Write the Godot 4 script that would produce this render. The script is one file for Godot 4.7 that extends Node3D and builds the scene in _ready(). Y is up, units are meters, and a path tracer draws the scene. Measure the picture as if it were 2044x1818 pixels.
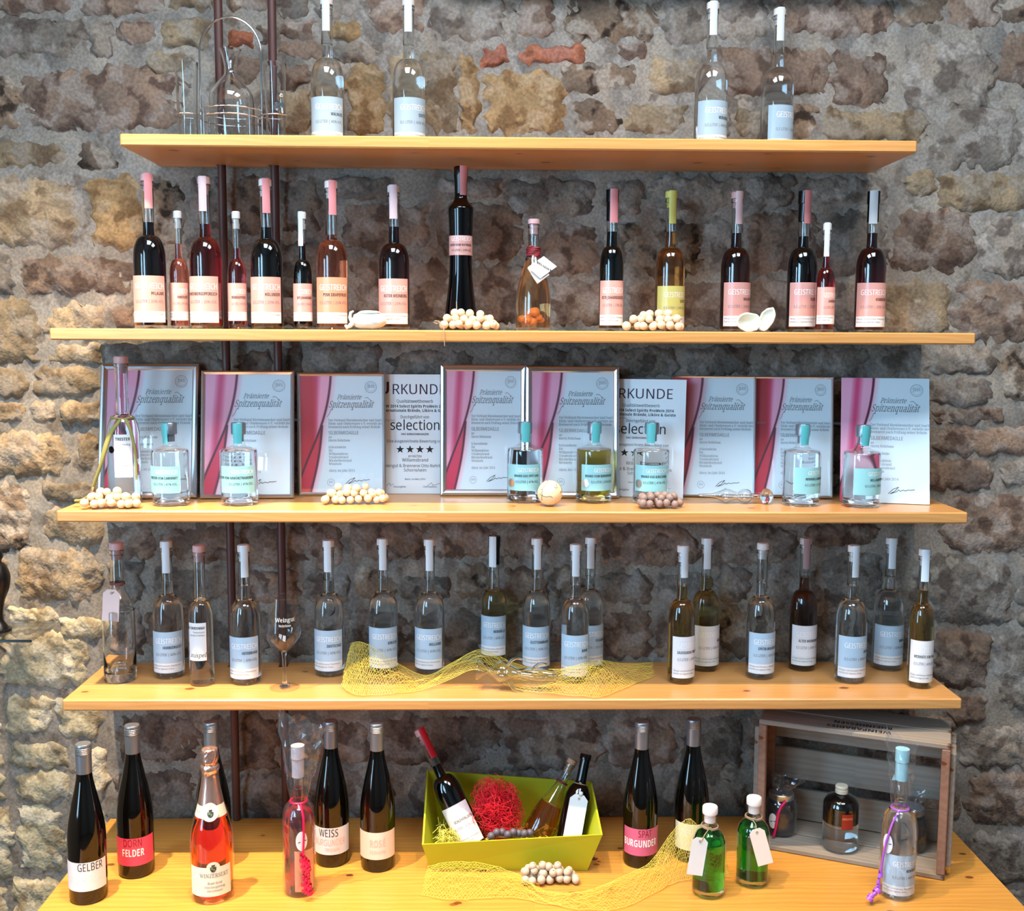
extends Node3D
# A stone cellar wall with four pine shelves and a pine table full of spirit bottles, framed award sheets and gifts.

const Y1 := 2.362   # tops of the four shelves and of the table
const Y2 := 1.958
const Y3 := 1.566
const Y4 := 1.144
const YT := 0.75
const FRONT := 0.29

var M := {}
var used := {}
var texts := {}
var sans: SystemFont
var sans_bold: SystemFont
var serif: SystemFont
var relief: FastNoiseLite


func _ready() -> void:
	setup_view()
	setup_lights()
	make_fonts()
	make_materials()
	build_room()
	build_stone_wall()
	build_rods()
	build_shelves()
	build_certificates()
	build_top_shelf()
	build_liqueur_shelf()
	build_award_shelf()
	build_spirit_shelf()
	build_table_things()
	build_left_corner()


func setup_view() -> void:
	var cam := Camera3D.new()
	cam.name = "camera"
	cam.position = Vector3(-0.1168, 1.9404, 2.6175)
	cam.rotation = Vector3(-0.1076, -0.0203, 0.0052)
	cam.fov = 45.73
	cam.near = 0.05
	cam.far = 60.0
	add_child(cam)
	cam.current = true
	var env := Environment.new()
	env.background_mode = Environment.BG_SKY
	var sky := Sky.new()
	var sm := ProceduralSkyMaterial.new()
	sm.sky_top_color = Color(0.45, 0.62, 0.85)
	sm.sky_horizon_color = Color(0.78, 0.87, 0.95)
	sm.ground_horizon_color = Color(0.6, 0.62, 0.62)
	sm.ground_bottom_color = Color(0.3, 0.3, 0.3)
	sm.sky_energy_multiplier = 1.6
	sky.sky_material = sm
	env.sky = sky
	env.ambient_light_source = Environment.AMBIENT_SOURCE_DISABLED
	env.tonemap_mode = Environment.TONE_MAPPER_LINEAR
	env.tonemap_exposure = 1.0
	env.sdfgi_enabled = true
	env.ssao_enabled = true
	env.ssil_enabled = true
	var we := WorldEnvironment.new()
	we.name = "surroundings"
	we.environment = env
	add_child(we)


func setup_lights() -> void:
	# daylight: a tall narrow window in the left wall and a wide one farther back in it
	daylight("side_window_daylight", Vector3(-1.93, 1.65, 1.6), Vector3(0, -90, 0), Vector2(0.5, 1.6), 3.6)
	daylight("far_window_daylight", Vector3(-1.93, 2.45, 3.5), Vector3(0, -90, 0), Vector2(1.9, 1.3), 12.0)
	# the row of warm ceiling spots over the shelf fronts, weaker to the right
	var spots := [[-1.18, 0.80, 16.5, 38.0, 0.0], [-0.5, 0.78, 4.8, 38.0, 0.0], [0.25, 0.78, 2.9, 38.0, 0.0], [0.95, 0.78, 1.0, 38.0, 0.0]]
	var n := 0
	var where := ["above the left end of the shelves", "second from the left above the shelves", "third from the left above the shelves", "above the right end of the shelves"]
	for s in spots:
		ceiling_spot(Vector3(s[0], 3.42, s[1]), s[2], s[3], s[4], "small white ceiling spotlight " + where[n])
		n += 1
	# two added fill panels out of view, lighting the upper wall from above
	added_fill_panel(Vector3(-0.45, 3.47, 1.55), 4.8, "added fill light panel out of view, on the left, brightening the upper wall")
	added_fill_panel(Vector3(0.80, 3.47, 1.55), 4.0, "added fill light panel out of view, on the right, brightening the upper wall")


func daylight(called: String, at: Vector3, turn: Vector3, size: Vector2, energy: float) -> void:
	var l := AreaLight3D.new()
	l.name = called
	l.position = at
	l.rotation_degrees = turn
	l.area_size = size
	l.light_color = Color(0.66, 0.86, 1.0)
	l.light_energy = energy
	l.area_range = 20.0
	l.shadow_enabled = true
	add_child(l)


func ceiling_spot(at: Vector3, energy: float, angle: float, towards_wall: float, label: String) -> void:
	var o := thing("ceiling_spotlight", label, "spotlight", at, "ceiling spotlights")
	var mat := StandardMaterial3D.new()
	mat.albedo_color = Color(0.9, 0.9, 0.88)
	mat.roughness = 0.4
	part(o, "housing", lathe([V(0.0, 0.08), V(0.035, 0.08), V(0.037, 0.075), V(0.037, 0.0), V(0.034, -0.004), V(0.033, 0.0), V(0.033, 0.07), V(0.0, 0.071)], 24), mat)
	var glow := StandardMaterial3D.new()
	glow.albedo_color = Color(1, 0.95, 0.85)
	glow.emission_enabled = true
	glow.emission = Color(1.0, 0.86, 0.66)
	glow.emission_energy_multiplier = 20.0
	part(o, "bulb", lathe([V(0.0, -0.012), V(0.016, -0.009), V(0.024, 0.0), V(0.026, 0.02), V(0.016, 0.05), V(0.0, 0.055)], 20), glow)
	var l := SpotLight3D.new()
	l.name = "spot_beam"
	l.position = Vector3(0, 0.0, 0)
	l.rotation_degrees = Vector3(-90 + towards_wall, 0, 0)
	l.spot_angle = angle
	l.spot_angle_attenuation = 1.0 if energy > 10.0 else 0.55
	l.spot_range = 12.0
	l.spot_attenuation = 2.0
	l.light_energy = energy
	l.light_color = Color(1.0, 0.90, 0.74)
	l.light_size = 0.022
	l.shadow_enabled = true
	o.add_child(l)


func added_fill_panel(at_: Vector3, energy: float, label: String) -> void:  # made-up overhead panel, large so that shelf shadows fall soft
	var o := thing("added_fill_light", label, "ceiling light", at_, "added fill lights")
	part(o, "frame", frame_bars(0.94, 0.94, 0.025, Transform3D(Basis(Vector3.RIGHT, PI / 2), Vector3.ZERO)), M.get("panel_white", plain(Color(0.85, 0.85, 0.85), 0.5)))
	var glow := plain(Color(0.9, 0.9, 0.9), 0.6)
	glow.emission_enabled = true
	glow.emission = Color(0.92, 0.96, 1.0)
	glow.emission_energy_multiplier = 1.2
	part(o, "diffuser", box(Vector3(0.89, 0.006, 0.89), Transform3D.IDENTITY, 0.0), glow)
	var l := AreaLight3D.new()
	l.name = "fill_beam"
	l.position = Vector3(0, -0.012, 0)
	l.rotation_degrees = Vector3(-90, 0, 0)
	l.area_size = Vector2(0.88, 0.88)
	l.light_color = Color(0.92, 0.96, 1.0)
	l.light_energy = energy
	l.area_range = 14.0
	l.shadow_enabled = true
	o.add_child(l)


# ---------------------------------------------------------------- scene helpers

func V(x: float, y: float) -> Vector2:
	return Vector2(x, y)


func numbered(called: String) -> String:
	if not used.has(called):
		used[called] = 0
		return called
	used[called] += 1
	return "%s_%03d" % [called, used[called]]


func tag(o: Node3D, label: String, category: String, group := "") -> Node3D:
	o.set_meta("label", label)
	o.set_meta("category", category)
	if group != "":
		o.set_meta("group", group)
	return o


func thing(called: String, label: String, category: String, at: Vector3, group := "") -> Node3D:
	var o := Node3D.new()
	o.name = numbered(called)
	o.position = at
	add_child(o)
	return tag(o, label, category, group)


func part(parent: Node, called: String, mesh: Mesh, mat: Material) -> MeshInstance3D:
	var o := MeshInstance3D.new()
	o.mesh = mesh
	o.material_override = mat
	o.name = called if parent != self else numbered(called)
	parent.add_child(o, true)
	return o


func setting(called: String, mesh: Mesh, mat: Material) -> MeshInstance3D:
	var o := part(self, called, mesh, mat)
	o.set_meta("kind", "structure")
	return o


# ---------------------------------------------------------------- mesh helpers

func start() -> SurfaceTool:
	var st := SurfaceTool.new()
	st.begin(Mesh.PRIMITIVE_TRIANGLES)
	return st


func done(st: SurfaceTool) -> ArrayMesh:
	st.generate_normals()
	return st.commit()


func tri(st: SurfaceTool, a: Vector3, b: Vector3, c: Vector3) -> void:   # counter-clockwise in, clockwise out
	for p in [a, c, b]:
		st.set_uv(Vector2.ZERO)
		st.add_vertex(p)


func quad(st: SurfaceTool, a: Vector3, b: Vector3, c: Vector3, d: Vector3) -> void:   # counter-clockwise seen from the front
	tri(st, a, b, c)
	tri(st, a, c, d)


func uvquad(st: SurfaceTool, p: Array, uv: Array) -> void:
	for i in [0, 2, 1, 0, 3, 2]:
		st.set_uv(uv[i])
		st.add_vertex(p[i])


func smooth_profile(pts: Array, steps := 4) -> Array:
	# rounds a profile between its corner points (Catmull-Rom)
	var out := []
	for i in pts.size() - 1:
		var p0: Vector2 = pts[maxi(i - 1, 0)]
		var p1: Vector2 = pts[i]
		var p2: Vector2 = pts[i + 1]
		var p3: Vector2 = pts[mini(i + 2, pts.size() - 1)]
		for k in steps:
			out.append(p1.cubic_interpolate(p2, p0, p3, k / float(steps)))
	out.append(pts[-1])
	return out


func lathe_into(st: SurfaceTool, pts: Array, seg: int, a0 := 0.0, a1 := TAU, xf := Transform3D.IDENTITY) -> void:
	# pts run from the bottom axis outwards and up; the outside is the front
	var group := 0
	var whole := absf(a1 - a0 - TAU) < 0.001
	for i in pts.size() - 1:
		var p: Vector2 = pts[i]
		var q: Vector2 = pts[i + 1]
		if i > 0:
			var before: Vector2 = (p - pts[i - 1]).normalized()
			if before.dot((q - p).normalized()) < 0.72:
				group += 1
		st.set_smooth_group(group)
		for k in seg:
			var t0 := a0 + (a1 - a0) * k / seg
			var t1 := a0 + (a1 - a0) * (k + 1) / seg
			if whole and k == seg - 1:
				t1 = a0
			var c0 := Vector3(sin(t0), 0, cos(t0))
			var c1 := Vector3(sin(t1), 0, cos(t1))
			var A := xf * (c0 * p.x + Vector3.UP * p.y)
			var B := xf * (c1 * p.x + Vector3.UP * p.y)
			var C := xf * (c1 * q.x + Vector3.UP * q.y)
			var D := xf * (c0 * q.x + Vector3.UP * q.y)
			var v0: float = i / float(pts.size() - 1)
			var v1: float = (i + 1) / float(pts.size() - 1)
			var u0: float = k / float(seg)
			var u1: float = (k + 1) / float(seg)
			if p.x > 1e-6:
				st.set_uv(V(u0, v0)); st.add_vertex(A)
				st.set_uv(V(u1, v1)); st.add_vertex(C)
				st.set_uv(V(u1, v0)); st.add_vertex(B)
			if q.x > 1e-6:
				st.set_uv(V(u0, v0)); st.add_vertex(A)
				st.set_uv(V(u0, v1)); st.add_vertex(D)
				st.set_uv(V(u1, v1)); st.add_vertex(C)


func walled(pts: Array, t: float, floor_y: float) -> Array:
	# closes an open outer profile with an inner wall of thickness t
	var out := pts.duplicate()
	for i in range(pts.size() - 1, -1, -1):
		var p: Vector2 = pts[i]
		var a: Vector2 = pts[maxi(i - 1, 0)]
		var b: Vector2 = pts[mini(i + 1, pts.size() - 1)]
		var d := (b - a).normalized()
		var q := p + Vector2(-d.y, d.x) * t
		if q.y > floor_y and q.x > 0.001 and p.x > t * 1.2:
			out.append(q)
	out.append(V(0, (out[-1] as Vector2).y))
	return out


func lathe(pts: Array, seg := 40, a0 := 0.0, a1 := TAU) -> ArrayMesh:
	var st := start()
	lathe_into(st, pts, seg, a0, a1)
	return done(st)


func tube_into(st: SurfaceTool, pts: Array, r: float, sides := 6, closed := false, r_end := -1.0) -> void:
	var n := pts.size()
	var rings := []
	var up := Vector3.UP
	for i in n:
		var a: Vector3 = pts[maxi(i - 1, 0)] if not closed else pts[(i + n - 1) % n]
		var b: Vector3 = pts[mini(i + 1, n - 1)] if not closed else pts[(i + 1) % n]
		var t := (b - a).normalized()
		if absf(t.dot(up)) > 0.92:
			up = Vector3.RIGHT if absf(t.x) < 0.9 else Vector3.BACK
		var s := t.cross(up).normalized()
		up = s.cross(t).normalized()
		var rr := r if r_end < 0.0 else lerpf(r, r_end, i / float(n - 1))
		var ring := []
		for k in sides:
			var ang := TAU * k / sides
			ring.append(pts[i] + (s * cos(ang) + up * sin(ang)) * rr)
		rings.append(ring)
	st.set_smooth_group(0)
	for i in (n if closed else n - 1):
		var A: Array = rings[i]
		var B: Array = rings[(i + 1) % n]
		for k in sides:
			var k2 := (k + 1) % sides
			quad(st, A[k], A[k2], B[k2], B[k])
	if not closed:
		st.set_smooth_group(1)
		for k in range(1, sides - 1):
			tri(st, rings[0][0], rings[0][k + 1], rings[0][k])
			tri(st, rings[n - 1][0], rings[n - 1][k], rings[n - 1][k + 1])


func tube(pts: Array, r: float, sides := 8, closed := false, r_end := -1.0) -> ArrayMesh:
	var st := start()
	tube_into(st, pts, r, sides, closed, r_end)
	return done(st)


func box_into(st: SurfaceTool, size: Vector3, xf: Transform3D, bevel := 0.0015) -> void:
	# a box with chamfered edges; UVs in metres, u along x
	var h := size * 0.5
	var b := minf(bevel, minf(h.x, minf(h.y, h.z)) * 0.45)
	var axes := [Vector3.RIGHT, Vector3.UP, Vector3.BACK]
	st.set_smooth_group(-1)
	for a in 3:
		var u: int = (a + 1) % 3
		var w: int = (a + 2) % 3
		for s in [-1.0, 1.0]:
			var c := []
			for q in [[-1, -1], [1, -1], [1, 1], [-1, 1]]:
				var p: Vector3 = axes[a] * h[a] * s + axes[u] * (h[u] - b) * q[0] + axes[w] * (h[w] - b) * q[1]
				c.append(p)
			if s < 0:
				c.reverse()
			boxface(st, c, xf)
	for a in 3:
		var u: int = (a + 1) % 3
		var w: int = (a + 2) % 3
		for s in [-1.0, 1.0]:
			for t in [-1.0, 1.0]:
				var e: Vector3 = axes[a] * (h[a] - b)
				var p1: Vector3 = axes[u] * h[u] * s + axes[w] * (h[w] - b) * t
				var p2: Vector3 = axes[u] * (h[u] - b) * s + axes[w] * h[w] * t
				var c := [p1 - e, p1 + e, p2 + e, p2 - e]
				if s * t > 0:
					c.reverse()
				boxface(st, c, xf)
	for sx in [-1.0, 1.0]:
		for sy in [-1.0, 1.0]:
			for sz in [-1.0, 1.0]:
				var s := Vector3(sx, sy, sz)
				var c := []
				for a in 3:
					var p := s * (h - Vector3.ONE * b)
					p[a] = s[a] * h[a]
					c.append(p)
				if sx * sy * sz < 0:
					c.reverse()
				for p in [c[0], c[2], c[1]]:
					st.set_uv(V(p.x, p.y + p.z))
					st.add_vertex(xf * p)


func boxface(st: SurfaceTool, c: Array, xf: Transform3D) -> void:
	for i in [0, 2, 1, 0, 3, 2]:
		var p: Vector3 = c[i]
		st.set_uv(V(p.x, p.y * 1.0 + p.z))
		st.add_vertex(xf * p)


func box(size: Vector3, xf := Transform3D.IDENTITY, bevel := 0.0015) -> ArrayMesh:
	var st := start()
	box_into(st, size, xf, bevel)
	return done(st)


func at(x: float, y: float, z: float) -> Transform3D:
	return Transform3D(Basis.IDENTITY, Vector3(x, y, z))


func slab(c: Array, thick: float, front: Vector3) -> ArrayMesh:
	# a flat quad of four corners (seen counter-clockwise) given a thickness backwards along -front
	var st := start()
	st.set_smooth_group(-1)
	var d := []
	for p in c:
		d.append(p - front * thick)
	uvquad(st, c, [V(0, 1), V(1, 1), V(1, 0), V(0, 0)])
	uvquad(st, [d[3], d[2], d[1], d[0]], [V(0, 0), V(1, 0), V(1, 1), V(0, 1)])
	for i in 4:
		var j := (i + 1) % 4
		uvquad(st, [c[i], d[i], d[j], c[j]], [V(0, 0), V(0, .02), V(.02, .02), V(.02, 0)])
	return done(st)


func ball(r: float, at_: Vector3, st: SurfaceTool, seg := 10, rings := 7) -> void:
	var pts := []
	for i in rings + 1:
		var a := -PI / 2 + PI * i / rings
		pts.append(V(maxf(cos(a) * r, 0.0), sin(a) * r))
	lathe_into(st, pts, seg, 0.0, TAU, Transform3D(Basis.IDENTITY, at_))


# ---------------------------------------------------------------- lettering

func make_fonts() -> void:
	sans = SystemFont.new()
	sans.font_names = PackedStringArray(["Droid Sans"])
	sans_bold = SystemFont.new()
	sans_bold.font_names = PackedStringArray(["Droid Sans"])
	sans_bold.font_weight = 700
	serif = SystemFont.new()
	serif.font_names = PackedStringArray(["Droid Serif"])
	relief = FastNoiseLite.new()
	relief.seed = 7
	relief.noise_type = FastNoiseLite.TYPE_SIMPLEX_SMOOTH
	relief.frequency = 1.0
	relief.fractal_type = FastNoiseLite.FRACTAL_FBM
	relief.fractal_octaves = 4


func letters(text: String, font: Font) -> Array:
	# triangles of a flat text at height 1 (cap height about 0.72), and its width
	var key := text + str(font.get_instance_id())
	if texts.has(key):
		return texts[key]
	var tm := TextMesh.new()
	tm.text = text
	tm.font = font
	tm.font_size = 32
	tm.pixel_size = 1.0 / 32.0
	tm.depth = 0.0
	tm.curve_step = 2.5
	tm.horizontal_alignment = HORIZONTAL_ALIGNMENT_LEFT
	tm.vertical_alignment = VERTICAL_ALIGNMENT_BOTTOM
	var arr := tm.get_mesh_arrays()
	var out := []
	var lo := 1e9
	var hi := -1e9
	if arr.size() > 0 and arr[Mesh.ARRAY_VERTEX] != null:
		var v: PackedVector3Array = arr[Mesh.ARRAY_VERTEX]
		var idx = arr[Mesh.ARRAY_INDEX]
		if idx == null or idx.size() == 0:
			idx = PackedInt32Array(range(v.size()))
		for i in idx:
			out.append(v[i])
			lo = minf(lo, v[i].x)
			hi = maxf(hi, v[i].x)
	texts[key] = [out, lo, hi]
	return texts[key]


func write_into(st: SurfaceTool, text: String, font: Font, size: float, x: float, y: float, align: float, place: Callable, squeeze := 1.0, slant := 0.0) -> void:
	# align 0 left, 0.5 middle, 1 right; place turns (x, y) in metres into a point
	var l := letters(text, font)
	var w: float = (l[2] - l[1]) * size * squeeze
	st.set_smooth_group(-1)
	for p in l[0]:
		var px: float = x - w * align + (p.x - l[1]) * size * squeeze + p.y * size * slant
		st.set_uv(Vector2.ZERO)
		st.add_vertex(place.call(px, y + p.y * size))


func flat_place(lift: float) -> Callable:
	return func(x: float, y: float) -> Vector3: return Vector3(x, y, lift)


func round_place(r: float, turn: float) -> Callable:
	return func(x: float, y: float) -> Vector3: return Vector3(sin(turn + x / r) * r, y, cos(turn + x / r) * r)


# ---------------------------------------------------------------- materials

func plain(c: Color, rough: float, metal := 0.0) -> StandardMaterial3D:
	var m := StandardMaterial3D.new()
	m.albedo_color = c
	m.roughness = rough
	m.metallic = metal
	return m


func liquid(c: Color) -> StandardMaterial3D:
	var m := StandardMaterial3D.new()
	m.transparency = BaseMaterial3D.TRANSPARENCY_ALPHA
	m.albedo_color = Color(c.r, c.g, c.b, 0.0)
	m.roughness = 0.0
	m.refraction_enabled = true
	m.refraction_scale = 0.034
	return m


func pane(c: Color, a: float, rough := 0.02) -> StandardMaterial3D:
	var m := StandardMaterial3D.new()
	m.transparency = BaseMaterial3D.TRANSPARENCY_ALPHA
	m.albedo_color = Color(c.r, c.g, c.b, a)
	m.roughness = rough
	return m


func noise_bytes(freq: float, size: int, seed_: int, octaves := 4, kind := FastNoiseLite.TYPE_SIMPLEX_SMOOTH) -> PackedByteArray:
	var n := FastNoiseLite.new()
	n.noise_type = kind
	n.seed = seed_
	n.frequency = freq
	n.fractal_type = FastNoiseLite.FRACTAL_FBM
	n.fractal_octaves = octaves
	var im := n.get_seamless_image(size, size)
	im.convert(Image.FORMAT_L8)
	return im.get_data()


func rubble_image(size: int, seed_: int, base: Color, dark: Color, smear: Color, smear_at: float, dark_at: float) -> ImageTexture:
	# rock with pits and patches of old mortar left on it
	var patch := noise_bytes(0.0075, size, seed_, 5)
	var pit := noise_bytes(0.0095, size, seed_ + 1, 6)
	var grain := noise_bytes(0.07, size, seed_ + 2, 3)
	var tone := noise_bytes(0.005, size, seed_ + 3, 2)
	var data := PackedByteArray()
	data.resize(size * size * 3)
	var j := 0
	for i in size * size:
		var t := tone[i] / 255.0
		var r := base.r * (0.8 + 0.4 * t)
		var g := base.g * (0.82 + 0.36 * t)
		var b := base.b * (0.85 + 0.3 * t)
		var s := clampf((patch[i] / 255.0 - smear_at) * 9.0, 0.0, 1.0)
		r += (smear.r - r) * s
		g += (smear.g - g) * s
		b += (smear.b - b) * s
		var d := clampf((dark_at - pit[i] / 255.0) * 7.0, 0.0, 1.0) * (1.0 - 0.55 * s)
		r += (dark.r - r) * d
		g += (dark.g - g) * d
		b += (dark.b - b) * d
		var k := 0.86 + 0.28 * grain[i] / 255.0
		data[j] = clampi(int(r * k * 255.0), 0, 255)
		data[j + 1] = clampi(int(g * k * 255.0), 0, 255)
		data[j + 2] = clampi(int(b * k * 255.0), 0, 255)
		j += 3
	return ImageTexture.create_from_image(Image.create_from_data(size, size, false, Image.FORMAT_RGB8, data))


func height_image(size: int, seed_: int) -> ImageTexture:
	var a := noise_bytes(0.02, size, seed_, 5)
	var b := noise_bytes(0.09, size, seed_ + 1, 3)
	var data := PackedByteArray()
	data.resize(size * size)
	for i in size * size:
		data[i] = clampi(int(a[i] * 0.65 + b[i] * 0.35), 0, 255)
	return ImageTexture.create_from_image(Image.create_from_data(size, size, false, Image.FORMAT_L8, data))


func pine_image(w: int, h: int, seed_: int, knots: int, base := Color(0.80, 0.60, 0.39)) -> ImageTexture:
	# w pixels along the grain; streaks, growth lines that swing round the knots, brown knots
	var rng := RandomNumberGenerator.new()
	rng.seed = seed_
	var wav := FastNoiseLite.new()
	wav.seed = seed_
	wav.frequency = 0.004
	var kn := []
	for i in knots:
		kn.append([rng.randf() * w, rng.randf() * h, rng.randf_range(4.0, 9.0), rng.randf_range(0.5, 0.9)])
	var im := Image.create(w, h, false, Image.FORMAT_RGB8)
	var row_shift := PackedFloat32Array()
	for y in h:
		row_shift.append(wav.get_noise_1d(y * 31.7) * 0.5)
	for y in h:
		for x in w:
			var swing := wav.get_noise_2d(x * 0.5, y * 2.0) * 16.0
			var ring := sin((y + swing) * 0.42 + 2.2 * sin((y + swing) * 0.05))
			var k := 0.96 + 0.018 * ring + row_shift[y] * 0.10 + 0.05 * wav.get_noise_2d(x * 0.3, y * 1.5 + 400.0)
			im.set_pixel(x, y, Color(base.r * k, base.g * k * (0.985 + 0.015 * ring), base.b * k * (0.96 + 0.04 * ring)))
	for q in kn:
		var cx: float = q[0]
		var cy: float = q[1]
		var r: float = q[2]
		for dy in range(-int(r * 4), int(r * 4) + 1):
			for dx in range(-int(r * 9), int(r * 9) + 1):
				var x := posmod(int(cx) + dx, w)
				var y := posmod(int(cy) + dy, h)
				var d := sqrt(pow(dx / (r * 1.5), 2) + pow(dy / r, 2)) + wav.get_noise_2d(dx * 20.0 + cx, dy * 20.0) * 0.3
				var c := im.get_pixel(x, y)
				if d < 1.0:
					c = c.lerp(Color(0.34, 0.17, 0.07), q[3] * clampf((1.0 - d) * 3.5, 0.0, 1.0))
				elif d < 3.4:
					c = c.lerp(Color(0.66, 0.42, 0.2), 0.33 * (0.5 + 0.5 * sin(d * 8.0)) * (3.4 - d) / 2.4)
				im.set_pixel(x, y, c)
	return ImageTexture.create_from_image(im)


func triplanar(m: StandardMaterial3D, metres: float, off := Vector3.ZERO) -> StandardMaterial3D:
	m.uv1_triplanar = true
	m.uv1_world_triplanar = true
	m.uv1_scale = Vector3.ONE / metres
	m.uv1_offset = off
	m.uv1_triplanar_sharpness = 4.0
	return m


func sheet_image(red: bool) -> ImageTexture:
	# the printed ribbons down the left side of the award sheets
	var w := 300
	var h := 424
	var im := Image.create(w, h, false, Image.FORMAT_RGB8)
	var paper := Color(0.86, 0.92, 0.95)
	for y in h:
		var v := y / float(h)
		var x1 := 0.37 - 0.40 * pow(v, 1.15) + 0.035 * sin(v * 5.0)
		var x2 := 0.262 - 0.24 * (v - 0.42) + 0.02 * sin((v - 0.42) * 6.0) if v > 0.42 else 9.0
		for x in w:
			var u := x / float(w)
			var c := paper
			var in_top := u < x1
			if in_top:
				c = Color(0.93, 0.66, 0.77).lerp(Color(0.82, 0.22, 0.42), clampf(1.0 - absf(u - (0.19 - 0.1 * v)) * 14.0, 0.0, 0.85))
				if red:
					c = c.lerp(Color(0.74, 0.07, 0.16), clampf((0.22 - u) * 12.0, 0.0, 0.9))
			elif v > 0.42 and u < x2:
				c = Color(0.86, 0.32, 0.46).lerp(Color(0.78, 0.12, 0.30), clampf((v - 0.45) * 2.0, 0.0, 1.0))
				if red:
					c = c.lerp(Color(0.75, 0.12, 0.17), 0.5)
			else:
				var edge := u - (x1 if v < 0.42 else maxf(x1, x2))
				c = c.lerp(Color(0.95, 0.68, 0.78), clampf(1.0 - edge * 13.0, 0.0, 0.75))
			var line := minf(absf(u - x1) * 1.0, absf(u - x2) if v > 0.42 else 9.0)
			c = c.lerp(Color(0.30, 0.05, 0.14), clampf(1.25 - line * 62.0, 0.0, 0.95))
			im.set_pixel(x, y, c)
	return ImageTexture.create_from_image(im)


func make_materials() -> void:
	var bump := height_image(768, 3)
	var pale := Color(0.66, 0.61, 0.55)
	var tex := [
		rubble_image(768, 11, Color(0.56, 0.485, 0.42), Color(0.42, 0.35, 0.305), Color(0.64, 0.59, 0.54), 0.52, 0.45),
		rubble_image(768, 23, Color(0.63, 0.56, 0.465), Color(0.50, 0.425, 0.345), Color(0.67, 0.62, 0.56), 0.52, 0.42),
		rubble_image(768, 37, Color(0.56, 0.525, 0.48), Color(0.43, 0.39, 0.355), Color(0.65, 0.62, 0.58), 0.51, 0.45),
	]
	M.lamplit_cream_stone = rubble_image(768, 91, Color(0.75, 0.69, 0.57), Color(0.60, 0.53, 0.42), Color(0.80, 0.75, 0.66), 0.50, 0.42)  # creamier lower-left stones, with part of the lamp pool put into their colour
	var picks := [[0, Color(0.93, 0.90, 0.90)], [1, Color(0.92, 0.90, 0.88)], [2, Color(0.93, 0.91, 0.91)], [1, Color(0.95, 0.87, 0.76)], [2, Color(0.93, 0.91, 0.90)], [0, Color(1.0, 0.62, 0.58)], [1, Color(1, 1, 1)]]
	for k in picks.size():
		for v in 3:
			var m := plain((picks[k][1] as Color) * [1.0, 0.88, 0.95][v], 0.95)
			m.albedo_color.a = 1.0
			m.albedo_texture = tex[picks[k][0]]
			if k == 5:
				m.albedo_color = [Color(0.92, 0.66, 0.62), Color(0.88, 0.62, 0.57), Color(0.92, 0.67, 0.63)][v]
				m.albedo_texture = tex[1]
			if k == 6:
				m.albedo_texture = M.lamplit_cream_stone
			if k == 4:
				m.albedo_texture = M.get("smeared_texture")
				if m.albedo_texture == null:
					M.smeared_texture = rubble_image(768, 51, Color(0.52, 0.45, 0.385), Color(0.26, 0.22, 0.19), Color(0.68, 0.635, 0.58), 0.47, 0.40)
					m.albedo_texture = M.smeared_texture
			m.heightmap_enabled = true
			m.heightmap_texture = bump
			m.heightmap_scale = 0.32
			m.metallic_specular = 0.25
			M["stone%d_%d" % [k, v]] = triplanar(m, 0.62, Vector3(0.37 * v + 0.11 * k, 0.53 * v, 0.2 * k))
	var mortar := plain(Color(0.83, 0.82, 0.82), 0.97)
	mortar.albedo_texture = rubble_image(768, 71, Color(0.64, 0.605, 0.56), Color(0.53, 0.485, 0.44), Color(0.69, 0.66, 0.62), 0.55, 0.36)
	mortar.heightmap_enabled = true
	mortar.heightmap_texture = bump
	mortar.heightmap_scale = 0.10
	mortar.metallic_specular = 0.25
	M.mortar = triplanar(mortar, 0.55)
	M.plaster = plain(Color(0.47, 0.45, 0.43), 0.95)
	M.tile = plain(Color(0.30, 0.25, 0.21), 0.6)

	var pine := plain(Color(1.0, 0.97, 0.9), 0.32)
	pine.albedo_texture = pine_image(1536, 512, 5, 16)
	pine.uv1_scale = Vector3(1.0 / 1.5, 1.0 / 0.5, 1)
	pine.uv1_offset = Vector3(0.13, 0.31, 0)
	M.pine = pine
	var top := plain(Color(1.0, 0.95, 0.85), 0.34)
	top.albedo_texture = pine_image(1536, 640, 19, 46, Color(0.82, 0.61, 0.315))
	top.uv1_scale = Vector3(1.0 / 1.5, 1.0 / 0.62, 1)
	M.table_pine = top
	var crate := plain(Color(1, 1, 1), 0.8)
	crate.albedo_texture = pine_image(512, 256, 41, 5, Color(0.58, 0.535, 0.495))
	crate.uv1_scale = Vector3(1.0 / 0.6, 1.0 / 0.3, 1)
	M.crate_pine = crate
	var crate_end := plain(Color(1.0, 0.80, 0.72), 0.8)
	crate_end.albedo_texture = crate.albedo_texture
	crate_end.uv1_scale = Vector3(1.0 / 0.6, 1.0 / 0.3, 1)
	M.crate_post = crate_end
	var beam := plain(Color(0.4, 0.22, 0.13), 0.7)
	beam.albedo_texture = pine.albedo_texture
	M.beam = beam

	M.rod = plain(Color(0.33, 0.19, 0.165), 0.45)
	M.glass = pane(Color(0.4, 0.45, 0.47), 0.008)
	M.solid_glass = liquid(Color(0.985, 0.99, 0.99))
	M.solid_glass.refraction_scale = 0.05
	M.film = pane(Color(0.50, 0.55, 0.60), 0.055, 0.07)
	M.clear_liquid = liquid(Color(0.955, 0.975, 0.985))
	M.silver = plain(Color(0.80, 0.80, 0.82), 0.28, 1.0)
	M.chrome = plain(Color(0.9, 0.9, 0.9), 0.12, 1.0)
	M.cap_grey = plain(Color(0.55, 0.57, 0.60), 0.35, 0.75)
	M.white_plastic = plain(Color(0.90, 0.86, 0.84), 0.4)
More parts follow.
